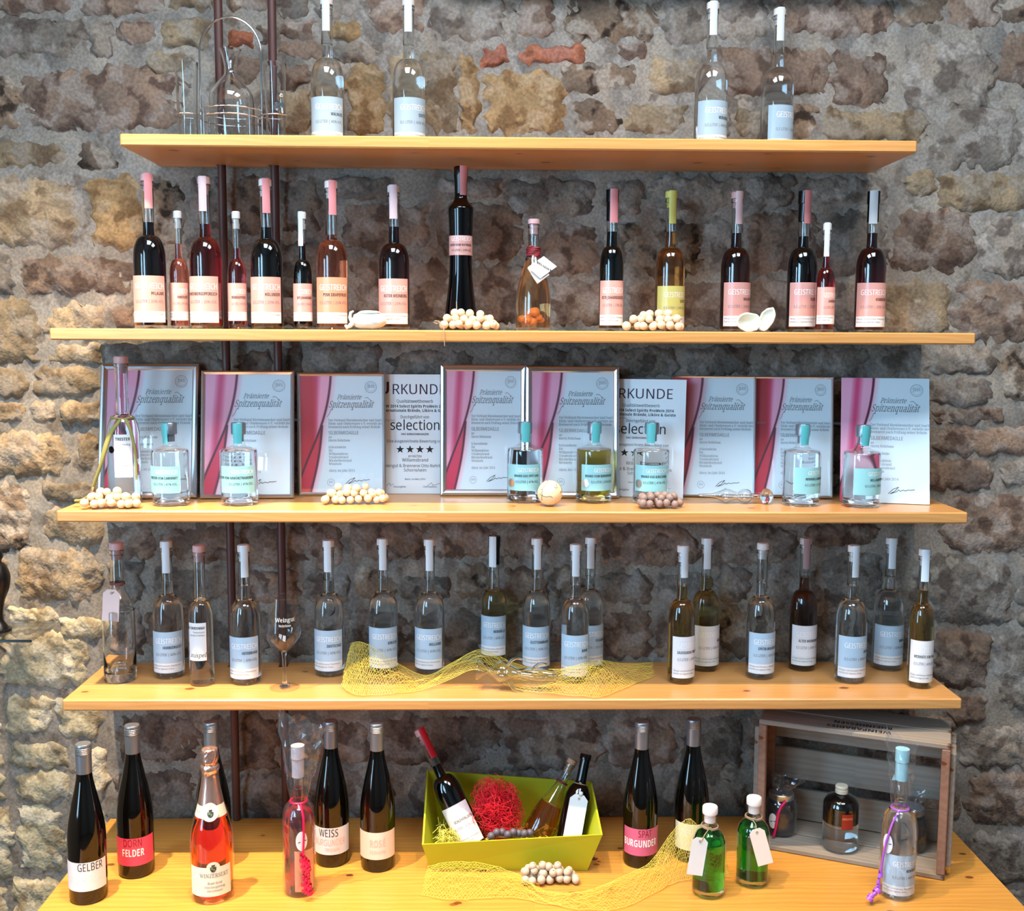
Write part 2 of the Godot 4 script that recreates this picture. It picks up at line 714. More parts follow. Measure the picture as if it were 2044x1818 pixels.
	M.rose_plastic = plain(Color(0.84, 0.66, 0.65), 0.4)
	M.cork = plain(Color(0.72, 0.56, 0.44), 0.8)
	M.black_foil = plain(Color(0.012, 0.012, 0.016), 0.22)
	M.ink = plain(Color(0.10, 0.09, 0.10), 0.7)
	M.grey_ink = plain(Color(0.42, 0.42, 0.44), 0.7)
	M.pale_ink = plain(Color(0.97, 0.95, 0.94), 0.5)
	M.purple_ink = plain(Color(0.22, 0.06, 0.20), 0.6)
	M.wine_glass = plain(Color(0.022, 0.018, 0.016), 0.06)
	M.wine_glass.metallic_specular = 0.55
	M.bead = plain(Color(0.86, 0.76, 0.62), 0.6)
	M.grey_bead = plain(Color(0.55, 0.46, 0.43), 0.6)
	M.bead_hole = plain(Color(0.3, 0.2, 0.12), 0.9)
	M.pod = plain(Color(0.86, 0.86, 0.80), 0.75)
	M.raffia = plain(Color(0.56, 0.53, 0.28), 0.75)
	M.twine = plain(Color(0.62, 0.52, 0.42), 0.9)
	M.net = plain(Color(0.88, 0.80, 0.34), 0.35)
	M.tag_paper = plain(Color(0.92, 0.85, 0.80), 0.8)
	M.white_paper = plain(Color(0.85, 0.85, 0.85), 0.6)
	M.paper = plain(Color(0.90, 0.93, 0.95), 0.5)
	M.paper.clearcoat_enabled = true
	M.paper.clearcoat = 0.6
	M.paper.clearcoat_roughness = 0.06
	M.sheet = plain(Color(1, 1, 1), 0.6)
	M.sheet.albedo_texture = sheet_image(false)
	M.red_sheet = plain(Color(1, 1, 1), 0.6)
	M.red_sheet.albedo_texture = sheet_image(true)
	M.backing = plain(Color(0.12, 0.10, 0.09), 0.8)
	M.frame_glass = pane(Color(1, 1, 1), 0.01, 0.02)


# ---------------------------------------------------------------- room, wall, shelves

func build_room() -> void:
	setting("floor", box(Vector3(4.6, 0.2, 5.4), at(0.2, -0.1, 2.2), 0.0), M.tile)
	setting("ceiling", box(Vector3(4.6, 0.2, 5.4), at(0.2, 3.6, 2.2), 0.0), M.plaster)
	# left wall with a tall narrow window and a wide one, right wall, and the wall behind the viewer
	var st := start()
	for b in [[-0.4, 1.35, 0.0, 3.5], [1.35, 1.85, 0.0, 0.85], [1.35, 1.85, 2.45, 3.5], [1.85, 2.55, 0.0, 3.5], [2.55, 4.45, 0.0, 1.8], [2.55, 4.45, 3.1, 3.5], [4.45, 4.9, 0.0, 3.5]]:
		box_into(st, Vector3(0.2, b[3] - b[2], b[1] - b[0]), at(-2.0, (b[2] + b[3]) / 2, (b[0] + b[1]) / 2), 0.0)
	setting("wall_left", done(st), M.plaster)
	setting("wall_right", box(Vector3(0.2, 3.5, 5.3), at(2.4, 1.75, 2.25), 0.0), M.plaster)
	setting("wall_front", box(Vector3(4.2, 3.5, 0.2), at(0.2, 1.75, 4.8), 0.0), M.plaster)
	var sideways := Basis(Vector3.UP, PI / 2)
	var w1 := setting("window_1", frame_bars(0.5, 1.6, 0.04, Transform3D(sideways, Vector3(-2.0, 1.65, 1.6))), M.white_plastic)
	part(w1, "pane", box(Vector3(0.004, 1.52, 0.42), at(-2.0, 1.65, 1.6), 0.0), M.frame_glass)
	var w2 := setting("window_2", frame_bars(1.9, 1.3, 0.05, Transform3D(sideways, Vector3(-2.0, 2.45, 3.5))), M.white_plastic)
	part(w2, "pane", box(Vector3(0.004, 1.2, 1.8), at(-2.0, 2.45, 3.5), 0.0), M.frame_glass)
	setting("trim_1", box(Vector3(1.1, 0.09, 0.1), at(0.32, 2.805, 0.05), 0.004), M.beam)


func frame_bars(w: float, h: float, t: float, xf: Transform3D) -> ArrayMesh:
	var st := start()
	for s in [-1.0, 1.0]:
		box_into(st, Vector3(w, t, t), xf * at(0, s * (h - t) / 2, 0), 0.004)
		box_into(st, Vector3(t, h - 2 * t, t), xf * at(s * (w - t) / 2, 0, 0), 0.004)
	return done(st)


func wall_z(x: float, y: float) -> float:
	return relief.get_noise_2d(x * 5.0, y * 5.0) * 0.008 + relief.get_noise_2d(x * 22.0 + 40.0, y * 22.0) * 0.004 - 0.004


func build_stone_wall() -> void:
	# the bed of mortar with its relief, and behind it the body of the wall
	var st := start()
	var nx := 210
	var ny := 190
	st.set_smooth_group(0)
	for j in ny + 1:
		for i in nx + 1:
			var x := -1.9 + 4.2 * i / nx
			var y := 3.5 * j / ny
			st.add_vertex(Vector3(x, y, wall_z(x, y)))
	for j in ny:
		for i in nx:
			var a := j * (nx + 1) + i
			for k in [a, a + nx + 1, a + 1, a + 1, a + nx + 1, a + nx + 2]:
				st.add_index(k)
	box_into_indexed(st, Vector3(4.2, 3.5, 0.3), Vector3(0.2, 1.75, -0.18))
	st.generate_normals()
	var wall := setting("wall_back", st.commit(), M.mortar)
	wall.set_meta("label", "rubble stone wall with pale mortar joints")
	stone_course(wall, [-1319,2685,-1081,2756,0, -1079,2683,-874,2759,0, -869,2698,-756,2761,1, -1323,2585,-1060,2676,2, -1050,2592,-997,2668,2, -988,2618,-899,2669,0, -893,2615,-774,2676,1, -1211,2419,-816,2565,0, -920,2555,-829,2600,1])
	stone_course(wall, [-1329,2417,-1227,2553,4, -1337,2338,-1099,2391,1, -1093,2332,-999,2393,4, -1340,2148,-1083,2320,1, -1065,2146,-941,2322,3, -929,2145,-840,2316,4])
	stone_course(wall, [-1350,2039,-1253,2125,2, -1244,2038,-966,2126,0, -1355,1873,-1196,2026,1, -1178,1940,-1031,2020,1, -1022,1960,-964,2012,0, -1175,1873,-1053,1923,1])
	stone_course(wall, [-1362,1791,-1223,1865,1, -1213,1796,-1065,1868,1, -1366,1733,-1230,1783,1, -1223,1736,-1163,1784,1, -1156,1734,-1058,1782,1, -1370,1602,-1132,1711,1, -1119,1622,-1062,1707,1])
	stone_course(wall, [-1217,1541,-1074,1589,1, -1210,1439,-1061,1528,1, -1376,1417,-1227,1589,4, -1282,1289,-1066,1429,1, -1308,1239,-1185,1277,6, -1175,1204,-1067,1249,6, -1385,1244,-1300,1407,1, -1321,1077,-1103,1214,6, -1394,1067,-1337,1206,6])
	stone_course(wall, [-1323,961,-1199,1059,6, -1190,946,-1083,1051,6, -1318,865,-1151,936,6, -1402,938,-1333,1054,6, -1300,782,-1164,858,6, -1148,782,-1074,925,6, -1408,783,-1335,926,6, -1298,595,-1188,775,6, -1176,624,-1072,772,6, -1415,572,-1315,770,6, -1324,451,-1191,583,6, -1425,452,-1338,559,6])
	stone_course(wall, [-731,2694,-698,2763,4, -692,2690,-640,2763,0, -629,2680,-543,2764,2, -736,2616,-665,2649,5, -656,2616,-625,2674,0, -735,2532,-664,2592,0, -608,2633,-529,2673,0, -491,2634,-415,2672,3, -620,2588,-502,2627,0, -492,2585,-380,2627,2, -534,2681,-419,2765,2, -404,2649,-272,2767,0, -612,2526,-538,2576,0, -615,2423,-537,2514,1, -458,2418,-368,2579,3, -657,2423,-622,2505,0, -521,2424,-469,2574,1])
	stone_course(wall, [-267,2629,-85,2768,2, -359,2421,-287,2614,1, -280,2422,-198,2617,1, -191,2422,-150,2602,3, -139,2576,-87,2614,5, -55,2590,106,2622,5, -55,2634,28,2771,0, 43,2637,272,2772,4, 284,2634,400,2775,2, 403,2637,535,2776,2, 188,2602,247,2634,0, 542,2654,840,2778,0])
	stone_course(wall, [-137,2422,60,2569,3, 33,2518,237,2584,4, 76,2421,189,2507,4, 202,2422,355,2494,1, 256,2517,381,2605,1, 386,2517,689,2627,0, 692,2496,823,2621,0, 852,2484,1080,2647,2, 1078,2550,1226,2668,0, 366,2421,453,2489,2, 458,2421,527,2488,1, 532,2418,659,2495,4, 666,2413,928,2483,1, 953,2350,1146,2497,2, 955,2677,1082,2782,0, 839,2678,951,2781,4, 1081,2683,1218,2784,4, 1145,2360,1237,2538,2])
	stone_course(wall, [883,2285,941,2347,1, 946,2251,1244,2339,1, 843,2103,1052,2258,0, 1057,2090,1253,2241,2, 824,1951,994,2085,1, 1002,1938,1263,2088,0, 953,1859,1121,1919,2, 1125,1796,1271,1930,4, 964,1781,1123,1849,2, 953,1739,1155,1775,0, 955,1663,1279,1734,0, 956,1575,1137,1650,0, 1140,1588,1283,1653,2, 997,1412,1294,1568,0])
	stone_course(wall, [978,1231,1201,1392,2, 991,1066,1141,1223,0, 1139,1006,1318,1208,2, 1045,980,1143,1058,0, 1202,1221,1306,1399,2, 1075,861,1327,972,2, 1094,704,1337,851,0, 1096,553,1346,694,2, 1177,436,1353,543,2])
	stone_course(wall, [-828,2178,-751,2324,2, -741,2174,-631,2329,0, -619,2182,-521,2321,2, -508,2265,-352,2320,2, -478,2149,-255,2260,0, -832,2040,-667,2168,0, -655,2038,-485,2167,2, -463,1971,-212,2138,0, -250,2277,-88,2317,2, -252,2124,-40,2268,0, -81,2229,141,2319,2, 0,2090,143,2221,0, -205,1972,-5,2114,0, 25,1971,201,2082,0, -833,1966,-668,2032,2, -657,1967,-477,2030,0])
	stone_course(wall, [152,2232,244,2318,2, 250,2246,484,2328,2, 153,2093,206,2225,2, 208,2091,392,2232,4, 491,2259,614,2330,2, 621,2263,836,2331,2, 491,2103,680,2248,0, 398,2092,486,2236,2, 682,2101,843,2250,2, 211,1962,303,2081,0, 305,1963,499,2081,0, 505,1964,685,2092,0, 687,1962,822,2091,2])
	stone_course(wall, [-1046,1824,-896,1919,2, -884,1848,-764,1915,2, -729,1830,-642,1908,0, -631,1837,-567,1916,2, -559,1850,-377,1921,2, -369,1846,-140,1913,2, -130,1857,129,1919,2, 136,1853,349,1918,2, 354,1854,522,1926,2, 527,1843,817,1927,2, 821,1829,950,1928,2])
	stone_course(wall, [-1043,1691,-818,1811,2, -803,1704,-577,1819,0, -563,1692,-334,1825,2, -321,1705,-91,1831,0, -79,1694,154,1839,2, 164,1707,399,1835,0, 408,1696,694,1837,2, 702,1709,949,1826,0, -1048,1543,-895,1678,0, -879,1544,-628,1678,2, -613,1545,-384,1679,0, -371,1545,-115,1680,2, -103,1546,143,1681,0, 154,1546,452,1682,2, 461,1547,700,1683,0, 707,1548,949,1683,2])
	stone_course(wall, [-1049,1400,-933,1494,0, -923,1390,-726,1479,0, -1053,1294,-966,1392,2, -956,1297,-752,1380,2, -739,1383,-564,1479,0, -743,1290,-583,1372,0, -553,1370,-479,1487,0, -470,1398,-277,1487,0, -267,1406,-87,1485,0, -572,1290,-460,1360,2, -449,1292,-341,1388,4, -334,1297,-210,1358,2, -80,1393,37,1486,0, -203,1292,-89,1393,4, -82,1290,20,1383,0, 27,1305,127,1383,4, 136,1287,289,1368,2, 45,1147,166,1285,0, 172,1147,287,1275,0, -460,1147,-330,1279,2, -319,1147,-138,1282,2, -129,1147,36,1280,2, -963,1148,-803,1287,0, -792,1148,-659,1279,2, -647,1147,-474,1279,2, -1056,1148,-975,1284,0])
	stone_course(wall, [132,1381,409,1488,0, 419,1389,648,1484,2, 295,1280,439,1368,2, 446,1292,529,1378,2, 536,1267,710,1381,2, 294,1147,427,1269,0, 434,1147,578,1282,4, 585,1146,790,1257,2, 712,1270,861,1424,2, 796,1146,954,1259,2, 861,1270,974,1447,2, 657,1434,854,1489,0])
	stone_course(wall, [-1046,880,-837,1007,0, -824,856,-640,1007,0, -628,879,-407,988,0, -396,868,-85,1006,0, -75,854,171,993,0, 178,866,358,1005,0, 365,853,526,1005,2, 532,868,801,1012,0, 806,854,1073,1006,0, -1051,702,-841,870,0, -828,701,-590,846,2, -577,700,-340,866,0, -329,699,-82,855,2, -72,698,224,841,2, 231,697,413,853,2, 420,696,538,840,2, 544,695,808,855,0, 812,694,1086,844,0])
	# the courses go on beyond the frame
	var rng := RandomNumberGenerator.new()
	rng.seed = 4
	for side in 2:
		var y := 0.3
		while y < 2.65:
			var h := rng.randf_range(0.09, 0.17)
			var x := -1.86 if side == 0 else 1.40
			var stop := -1.40 if side == 0 else 2.1
			while x < stop - 0.1:
				var w := minf(rng.randf_range(0.12, 0.3), stop - x)
				if w > 0.06:
					stone(wall, x, y, x + w - 0.02, y + h - 0.02, rng.randi_range(0, 2))
				x += w
			y += h
	var xx := -1.85
	while xx < 2.1:
		var w := rng.randf_range(0.15, 0.3)
		stone(wall, xx, 2.80, xx + w - 0.02, 2.80 + rng.randf_range(0.10, 0.15), rng.randi_range(0, 2))
		xx += w


func box_into_indexed(st: SurfaceTool, size: Vector3, c: Vector3) -> void:
	var base := 211 * 191
	var h := size * 0.5
	for q in [[-1, -1, -1], [1, -1, -1], [1, 1, -1], [-1, 1, -1], [-1, -1, 1], [1, -1, 1], [1, 1, 1], [-1, 1, 1]]:
		st.add_vertex(c + Vector3(h.x * q[0], h.y * q[1], h.z * q[2]))
	for f in [[0, 3, 2, 1], [0, 1, 5, 4], [1, 2, 6, 5], [2, 3, 7, 6], [3, 0, 4, 7]]:
		for k in [0, 2, 1, 0, 3, 2]:
			st.add_index(base + f[k])


func stone_course(wall: Node, flat: Array) -> void:
	for i in range(0, flat.size(), 5):
		stone(wall, flat[i] / 1000.0, flat[i + 1] / 1000.0, flat[i + 2] / 1000.0, flat[i + 3] / 1000.0, flat[i + 4])


func stone(wall: Node, x0: float, y0: float, x1: float, y1: float, kind: int) -> void:
	# a rounded, uneven block whose edge dives under the mortar
	var cx := (x0 + x1) / 2
	var cy := (y0 + y1) / 2
	var hw := (x1 - x0) / 2 + 0.006
	var hh := (y1 - y0) / 2 + 0.006
	var nu := clampi(int(hw / 0.0045), 8, 36)
	var nv := clampi(int(hh / 0.0045), 7, 26)
	var rise := 0.003 + 0.008 * absf(relief.get_noise_2d(cx * 31.0, cy * 47.0)) + minf(hw, hh) * 0.03
	if kind == 4:
		rise *= 0.6
	var st := start()
	st.set_smooth_group(0)
	for j in nv + 1:
		for i in nu + 1:
			var u := -1.0 + 2.0 * i / nu
			var v := -1.0 + 2.0 * j / nv
			# square to rounded square
			var k := 0.26
			var x := u * sqrt(1.0 - k * v * v)
			var y := v * sqrt(1.0 - k * u * u)
			var edge := maxf(absf(u), absf(v))
			var px := cx + x * hw
			var py := cy + y * hh
			var wob := edge * edge
			px += relief.get_noise_2d(py * 26.0 + cx * 9.0, px * 9.0) * 0.026 * wob
			py += relief.get_noise_2d(px * 26.0 + 90.0, cy * 13.0 + py * 9.0) * 0.022 * wob
			var dome := 1.0 - pow(edge, 3.5)
			var z := rise * dome + relief.get_noise_2d(px * 12.0 + 7.0, py * 12.0) * 0.008 + relief.get_noise_2d(px * 48.0, py * 48.0 + 3.0) * 0.0075
			z -= 0.011 * pow(edge, 5.0)
			st.set_uv(V(u, v))
			st.add_vertex(Vector3(px, py, z))
	for j in nv:
		for i in nu:
			var a := j * (nu + 1) + i
			for q in [a, a + nu + 1, a + 1, a + 1, a + nu + 1, a + nu + 2]:
				st.add_index(q)
	st.generate_normals()
	var variant := absi(int(cx * 977.0 + cy * 1571.0)) % 3
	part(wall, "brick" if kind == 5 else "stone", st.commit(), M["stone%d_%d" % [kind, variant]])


func build_rods() -> void:
	var n := 0
	for x in [-0.743, -0.6205]:
		var st := start()
		var pts := []
		for i in 18:
			pts.append(Vector3(x, YT + 0.001 + (3.49 - YT) * i / 17.0, 0.036))
		tube_into(st, pts, 0.0098, 14)
		var o := part(self, "metal_rod", done(st), M.rod)
		tag(o, ["dark brown vertical metal rod running behind the shelves, the one farther left", "dark brown vertical metal rod running behind the shelves, the one farther right"][n], "rod", "vertical rods behind the shelves")
		n += 1


func board(x0: float, x1: float, y: float, thick: float, z0: float, z1: float, notch: bool) -> ArrayMesh:
	var st := start()
	if notch:
		box_into(st, Vector3(x1 - x0, thick, z1 - z0 - 0.036), at((x0 + x1) / 2, y - thick / 2, (z0 + 0.036 + z1) / 2), 0.003)
		for s in [[x0, -0.754], [-0.732, -0.6315], [-0.6095, x1]]:
			box_into(st, Vector3(s[1] - s[0], thick, 0.038), at((s[0] + s[1]) / 2, y - thick / 2, z0 + 0.019), 0.0005)
	else:
		box_into(st, Vector3(x1 - x0, thick, z1 - z0), at((x0 + x1) / 2, y - thick / 2, (z0 + z1) / 2), 0.003)
	return done(st)


func build_shelves() -> void:
	var rows := [[-0.892, 0.786, Y1, "topmost pine shelf board, shorter than the others, its underside showing"], [-1.054, 0.932, Y2, "long pine shelf board carrying the coloured liqueurs"], [-1.055, 0.935, Y3, "pine shelf board carrying the framed award sheets"], [-1.059, 0.943, Y4, "pine shelf board just above the table, carrying the clear spirits"]]
	for r in rows:
		var o := part(self, "shelf_board", board(r[0], r[1], r[2], 0.025, 0.012, FRONT, true), M.pine)
		tag(o, r[3], "shelf", "pine shelf boards on the stone wall")
	var t := thing("pine_table", "yellow knotty pine table along the foot of the stone wall", "table", Vector3.ZERO)
	part(t, "tabletop", board(-1.06, 1.02, YT, 0.035, 0.025, 0.72, false), M.table_pine)
	for x in [-1.0, 0.96]:
		for z in [0.09, 0.66]:
			part(t, "leg", box(Vector3(0.06, YT - 0.035, 0.06), at(x, (YT - 0.035) / 2, z), 0.004), M.table_pine)


# ---------------------------------------------------------------- bottles

func spirit_profile(R: float, H: float, rn: float) -> Array:
	# upright cylinder, domed shoulder, slim neck; H is the height of the glass
	var s := H / 0.31
	var p := [V(0, 0.005), V(R * 0.72, 0.0), V(R * 0.94, 0.0012), V(R, 0.008)]
	var y0 := 0.148 * s
	p.append(V(R, y0))
	var y1 := 0.197 * s
	for i in range(1, 9):
		var a := PI / 2 * i / 9.0
		p.append(V(rn + (R - rn) * pow(cos(a), 0.85), y0 + (y1 - y0) * sin(a)))
	p.append(V(rn * 1.12, y1))
	p.append(V(rn * 1.06, y1 + 0.008))
	p.append(V(rn, H - 0.06))
	p.append(V(rn, H - 0.010))
	p.append(V(rn * 1.14, H - 0.009))
	p.append(V(rn * 1.14, H - 0.001))
	p.append(V(rn * 1.0, H))
	return p


func fill_of(profile: Array, t: float, y0: float, y1: float) -> Array:
	# what fills a bottle between two heights, t inside the outer surface
	var out := [V(0, y0)]
	for i in profile.size() - 1:
		var p: Vector2 = profile[i]
		var q: Vector2 = profile[i + 1]
		if q.y <= p.y + 1e-6 and q.y < y0:
			continue
		var top := false
		if p.y < y0 and q.y >= y0:
			var f := (y0 - p.y) / (q.y - p.y)
			out.append(V(maxf(p.lerp(q, f).x - t, 0.002), y0))
		elif p.y >= y0 and p.y <= y1:
			out.append(V(maxf(p.x - t, 0.002), p.y))
		if p.y <= y1 and q.y > y1:
			var f2 := (y1 - p.y) / (q.y - p.y)
			out.append(V(maxf(p.lerp(q, f2).x - t, 0.002), y1))
			top = true
		if top:
			break
	out.append(V(0, y1))
	return out


func cut_profile(profile: Array, y0: float, y1: float) -> Array:
	# the part of a profile between two heights
	var out := []
	for i in profile.size():
		var p: Vector2 = profile[i]
		if i > 0:
			var q: Vector2 = profile[i - 1]
			for y in [y0, y1]:
				if q.y < y and p.y > y:
					out.append(q.lerp(p, (y - q.y) / (p.y - q.y)))
		if p.y >= y0 and p.y <= y1:
			out.append(p)
	return out


func neck_shell(profile: Array, t: float, y0: float) -> Array:
	# the empty upper part of a bottle as a glass tube with real walls
	var outer := cut_profile(profile, y0, 9.0)
	var out := [V(outer[0].x - t, y0)] + outer
	for i in range(outer.size() - 1, -1, -1):
		out.append(V(maxf(outer[i].x - t, 0.003), outer[i].y if i < outer.size() - 1 else outer[i].y - 0.0002))
	return out


func wrap_label(o: Node3D, r: float, y0: float, y1: float, turn: float, arc: float, mat: Material, called := "label") -> MeshInstance3D:
	return part(o, called, lathe([V(r, y0), V(r, y1)], 24, turn - arc / 2, turn + arc / 2), mat)


func print_on(parent: Node3D, lines: Array, place: Callable, mat: Material, called := "lettering") -> void:
	# each line: [text, font, size, x, y, align, squeeze, slant]
	var st := start()
	for l in lines:
		write_into(st, l[0], l[1], l[2], l[3], l[4], l[5], place, l[6] if l.size() > 6 else 1.0, l[7] if l.size() > 7 else 0.0)
	part(parent, called, done(st), mat)


func colour(key: String, c: Color, rough := 0.4) -> StandardMaterial3D:
	if not M.has(key):
		M[key] = plain(c, rough)
	return M[key]


func spirit_label(o: Node3D, R: float, y0: float, y1: float, turn: float, arc: float, paper: Material, product: String, measure: String, mirror_band := true) -> void:
	var r := R + 0.0005
	var l := wrap_label(o, r, y0, y1, turn, arc, paper)
	var h := y1 - y0
	var right := R * arc * 0.5 - 0.003
	var sq := clampf(R / 0.035, 0.6, 1.0)
	if mirror_band:
		part(l, "white_band", lathe([V(r + 0.0001, y0 + 0.001), V(r + 0.0001, y0 + h * 0.24)], 24, turn - arc / 2 + 0.02, turn + arc / 2 - 0.02), M.white_paper)
	var pl := round_place(r + 0.0003, turn)
	print_on(l, [["GEISTREICH", sans, h * 0.165 , right, y0 + h * 0.68, 1.0, 0.78 * sq]], pl, M.pale_ink, "pale_lettering")
	var dark := [[product, sans_bold, h * 0.095, right, y0 + h * 0.565, 1.0, 0.7 * sq]]
	var small := [[measure, sans, h * 0.085, right, y0 + h * 0.40, 1.0, 0.85 * sq], ["Weingut und Brennerei, Rheinhessen", sans, h * 0.05, -right, y0 + h * 0.15, 0.0, 0.9 * sq], ["Destillat aus eigenem Anbau", sans, h * 0.05, -right, y0 + h * 0.08, 0.0, 0.9 * sq]]
	print_on(l, dark, pl, M.ink)
	print_on(l, small, pl, M.grey_ink, "small_print")


func stopper(o: Node3D, H: float, rn: float, mat: Material, head := 0.016) -> void:
	var r := rn * 1.14
	part(o, "stopper", lathe([V(0, H - 0.022), V(rn * 0.82, H - 0.022), V(rn * 0.84, H + 0.0005), V(r, H + 0.0005), V(r, H + head - 0.002), V(r - 0.002, H + head), V(0, H + head)], 24), mat)


func seal_strip(o: Node3D, H: float, rn: float, turn: float, length: float, mat: Material, head := 0.016, wide := 1.25) -> void:
	# a paper strip glued over the stopper and down the neck
	var r := rn * 1.14 + 0.0005
	part(o, "seal_strip", lathe([V(r + 0.0002, H - length), V(r, H - 0.004), V(r, H + head + 0.0003), V(0.001, H + head + 0.0005)], 10, turn - wide / 2, turn + wide / 2), mat)


func spirit(called: String, label: String, group: String, x: float, y: float, z: float, o: Dictionary) -> Node3D:
	var R: float = o.get("R", 0.035)
	var H: float = o.get("h", 0.325) - 0.016
	var rn: float = o.get("rn", 0.0122)
	var b := thing(called, label, "bottle", Vector3(x, y + 0.0004, z), group)
	b.rotation.y = o.get("spin", 0.0)
	var prof := spirit_profile(R, H, rn)
	var fill: float = o.get("fill", 0.225)
	part(b, "glass", lathe(cut_profile(prof, 0.0, fill), 44), M.glass)
	part(b, "neck", lathe(neck_shell(prof, 0.0021, fill + 0.0003), 28), M.solid_glass)
	if o.has("liquid"):
		part(b, "liquid", lathe(fill_of(prof, 0.0012, 0.007, fill), 44), o.liquid)
	stopper(b, H, rn, o.get("cap", M.white_plastic))
	if o.has("sleeve"):
		part(b, "neck_foil", lathe([V(rn + 0.0009, H - 0.052), V(rn + 0.0009, H - 0.012), V(rn * 1.14 + 0.0006, H - 0.011), V(rn * 1.14 + 0.0006, H + 0.0163), V(0.002, H + 0.0165)], 24), o.sleeve)
	if o.has("strip"):
		seal_strip(b, H + (0.0008 if o.has("sleeve") else 0.0), rn + (0.001 if o.has("sleeve") else 0.0), o.get("strip_turn", 0.3), 0.058, o.strip)
	if o.has("paper"):
		spirit_label(b, R, o.get("l0", 0.013), o.get("l1", 0.113), o.get("turn", 0.06), o.get("arc", 2.35), o.paper, o.get("product", "MIRABELLE"), o.get("measure", "0,5 LITER | 40% VOL."), o.get("band", true))
	return b


func hang_tag(o: Node3D, at_: Vector3, size: Vector2, tilt: float, lean: float, mat: Material, swing := 0.0) -> MeshInstance3D:
	# a card tag with cut upper corners and an eyelet, hung on a string
	var xf := Transform3D(Basis(Vector3.UP, swing) * Basis(Vector3.BACK, tilt) * Basis(Vector3.RIGHT, lean), at_)
	var st := start()
	st.set_smooth_group(-1)
	var w := size.x / 2
	var c := [V(-w, -size.y), V(w, -size.y), V(w, -w * 0.5), V(w * 0.5, 0), V(-w * 0.5, 0), V(-w, -w * 0.5)]
	for f in [0.0005, -0.0005]:
		for i in range(1, 5):
			var a := [Vector3(c[0].x, c[0].y, f), Vector3(c[i].x, c[i].y, f), Vector3(c[i + 1].x, c[i + 1].y, f)]
			if f < 0:
				a.reverse()
			tri(st, xf * a[0], xf * a[1], xf * a[2])
	for i in 6:
		var p: Vector2 = c[i]
		var q: Vector2 = c[(i + 1) % 6]
		quad(st, xf * Vector3(p.x, p.y, -0.0005), xf * Vector3(q.x, q.y, -0.0005), xf * Vector3(q.x, q.y, 0.0005), xf * Vector3(p.x, p.y, 0.0005))
	var card := part(o, "hang_tag", done(st), mat)
	st = start()
	var ring := []
	for i in 12:
		ring.append(xf * Vector3(cos(TAU * i / 12) * 0.0022, -w * 0.45 + sin(TAU * i / 12) * 0.0022, 0.0008))
	tube_into(st, ring, 0.0007, 5, true)
	part(card, "eyelet", done(st), M.twine)
	return card


func twine_wrap(o: Node3D, r: float, y: float, turns: int, thick: float, mat: Material, called := "twine") -> void:
	var pts := []
	for i in turns * 14 + 1:
		var a := TAU * i / 14.0
		pts.append(Vector3(sin(a) * (r + thick), y + thick * 1.7 * i / 14.0 + 0.0007 * sin(i * 2.3), cos(a) * (r + thick)))
	part(o, called, tube(pts, thick, 6), mat)


func wine(label: String, x: float, z: float, h: float, o: Dictionary) -> Node3D:
	var b := thing("wine_bottle", label, "wine bottle", Vector3(x, YT + 0.0004, z), "dark wine bottles with screw caps on the table")
	var R := 0.0392
	var s := h / 0.336
	var prof := smooth_profile([V(R, 0.118 * s), V(R * 0.985, 0.145 * s), V(R * 0.90, 0.172 * s), V(R * 0.74, 0.204 * s), V(R * 0.56, 0.235 * s), V(0.0168, 0.262 * s), V(0.0152, 0.285 * s)], 4)
	prof = [V(0, 0.004), V(R * 0.8, 0.0), V(R * 0.95, 0.0015), V(R, 0.008)] + prof + [V(0.0148, 0.30 * s), V(0.0, 0.30 * s)]
	part(b, "glass", lathe(prof, 48), M.wine_glass)
	var y0 := 0.272 * s
	var c := [V(0.0158, y0), V(0.0162, 0.314 * s)]
	for i in 4:
		var y := 0.315 * s + i * 0.0035
		c += [V(0.0162, y), V(0.0168, y + 0.0008), V(0.0168, y + 0.0022), V(0.0160, y + 0.003)]
	c += [V(0.0163, h - 0.006), V(0.0163, h - 0.0015), V(0.0150, h), V(0, h)]
	part(b, "screw_cap", lathe(c, 32), M.cap_grey)
	if o.has("paper"):
		var arc := 2.7
		var l := wrap_label(b, R + 0.0005, 0.031, 0.094, o.get("turn", 0.0), arc, o.paper)
		var pl := round_place(R + 0.0009, o.get("turn", 0.0))
		for q in o.get("prints", []):
			print_on(l, q[0], pl, q[1], q[2])
	return b


# ---------------------------------------------------------------- framed sheets

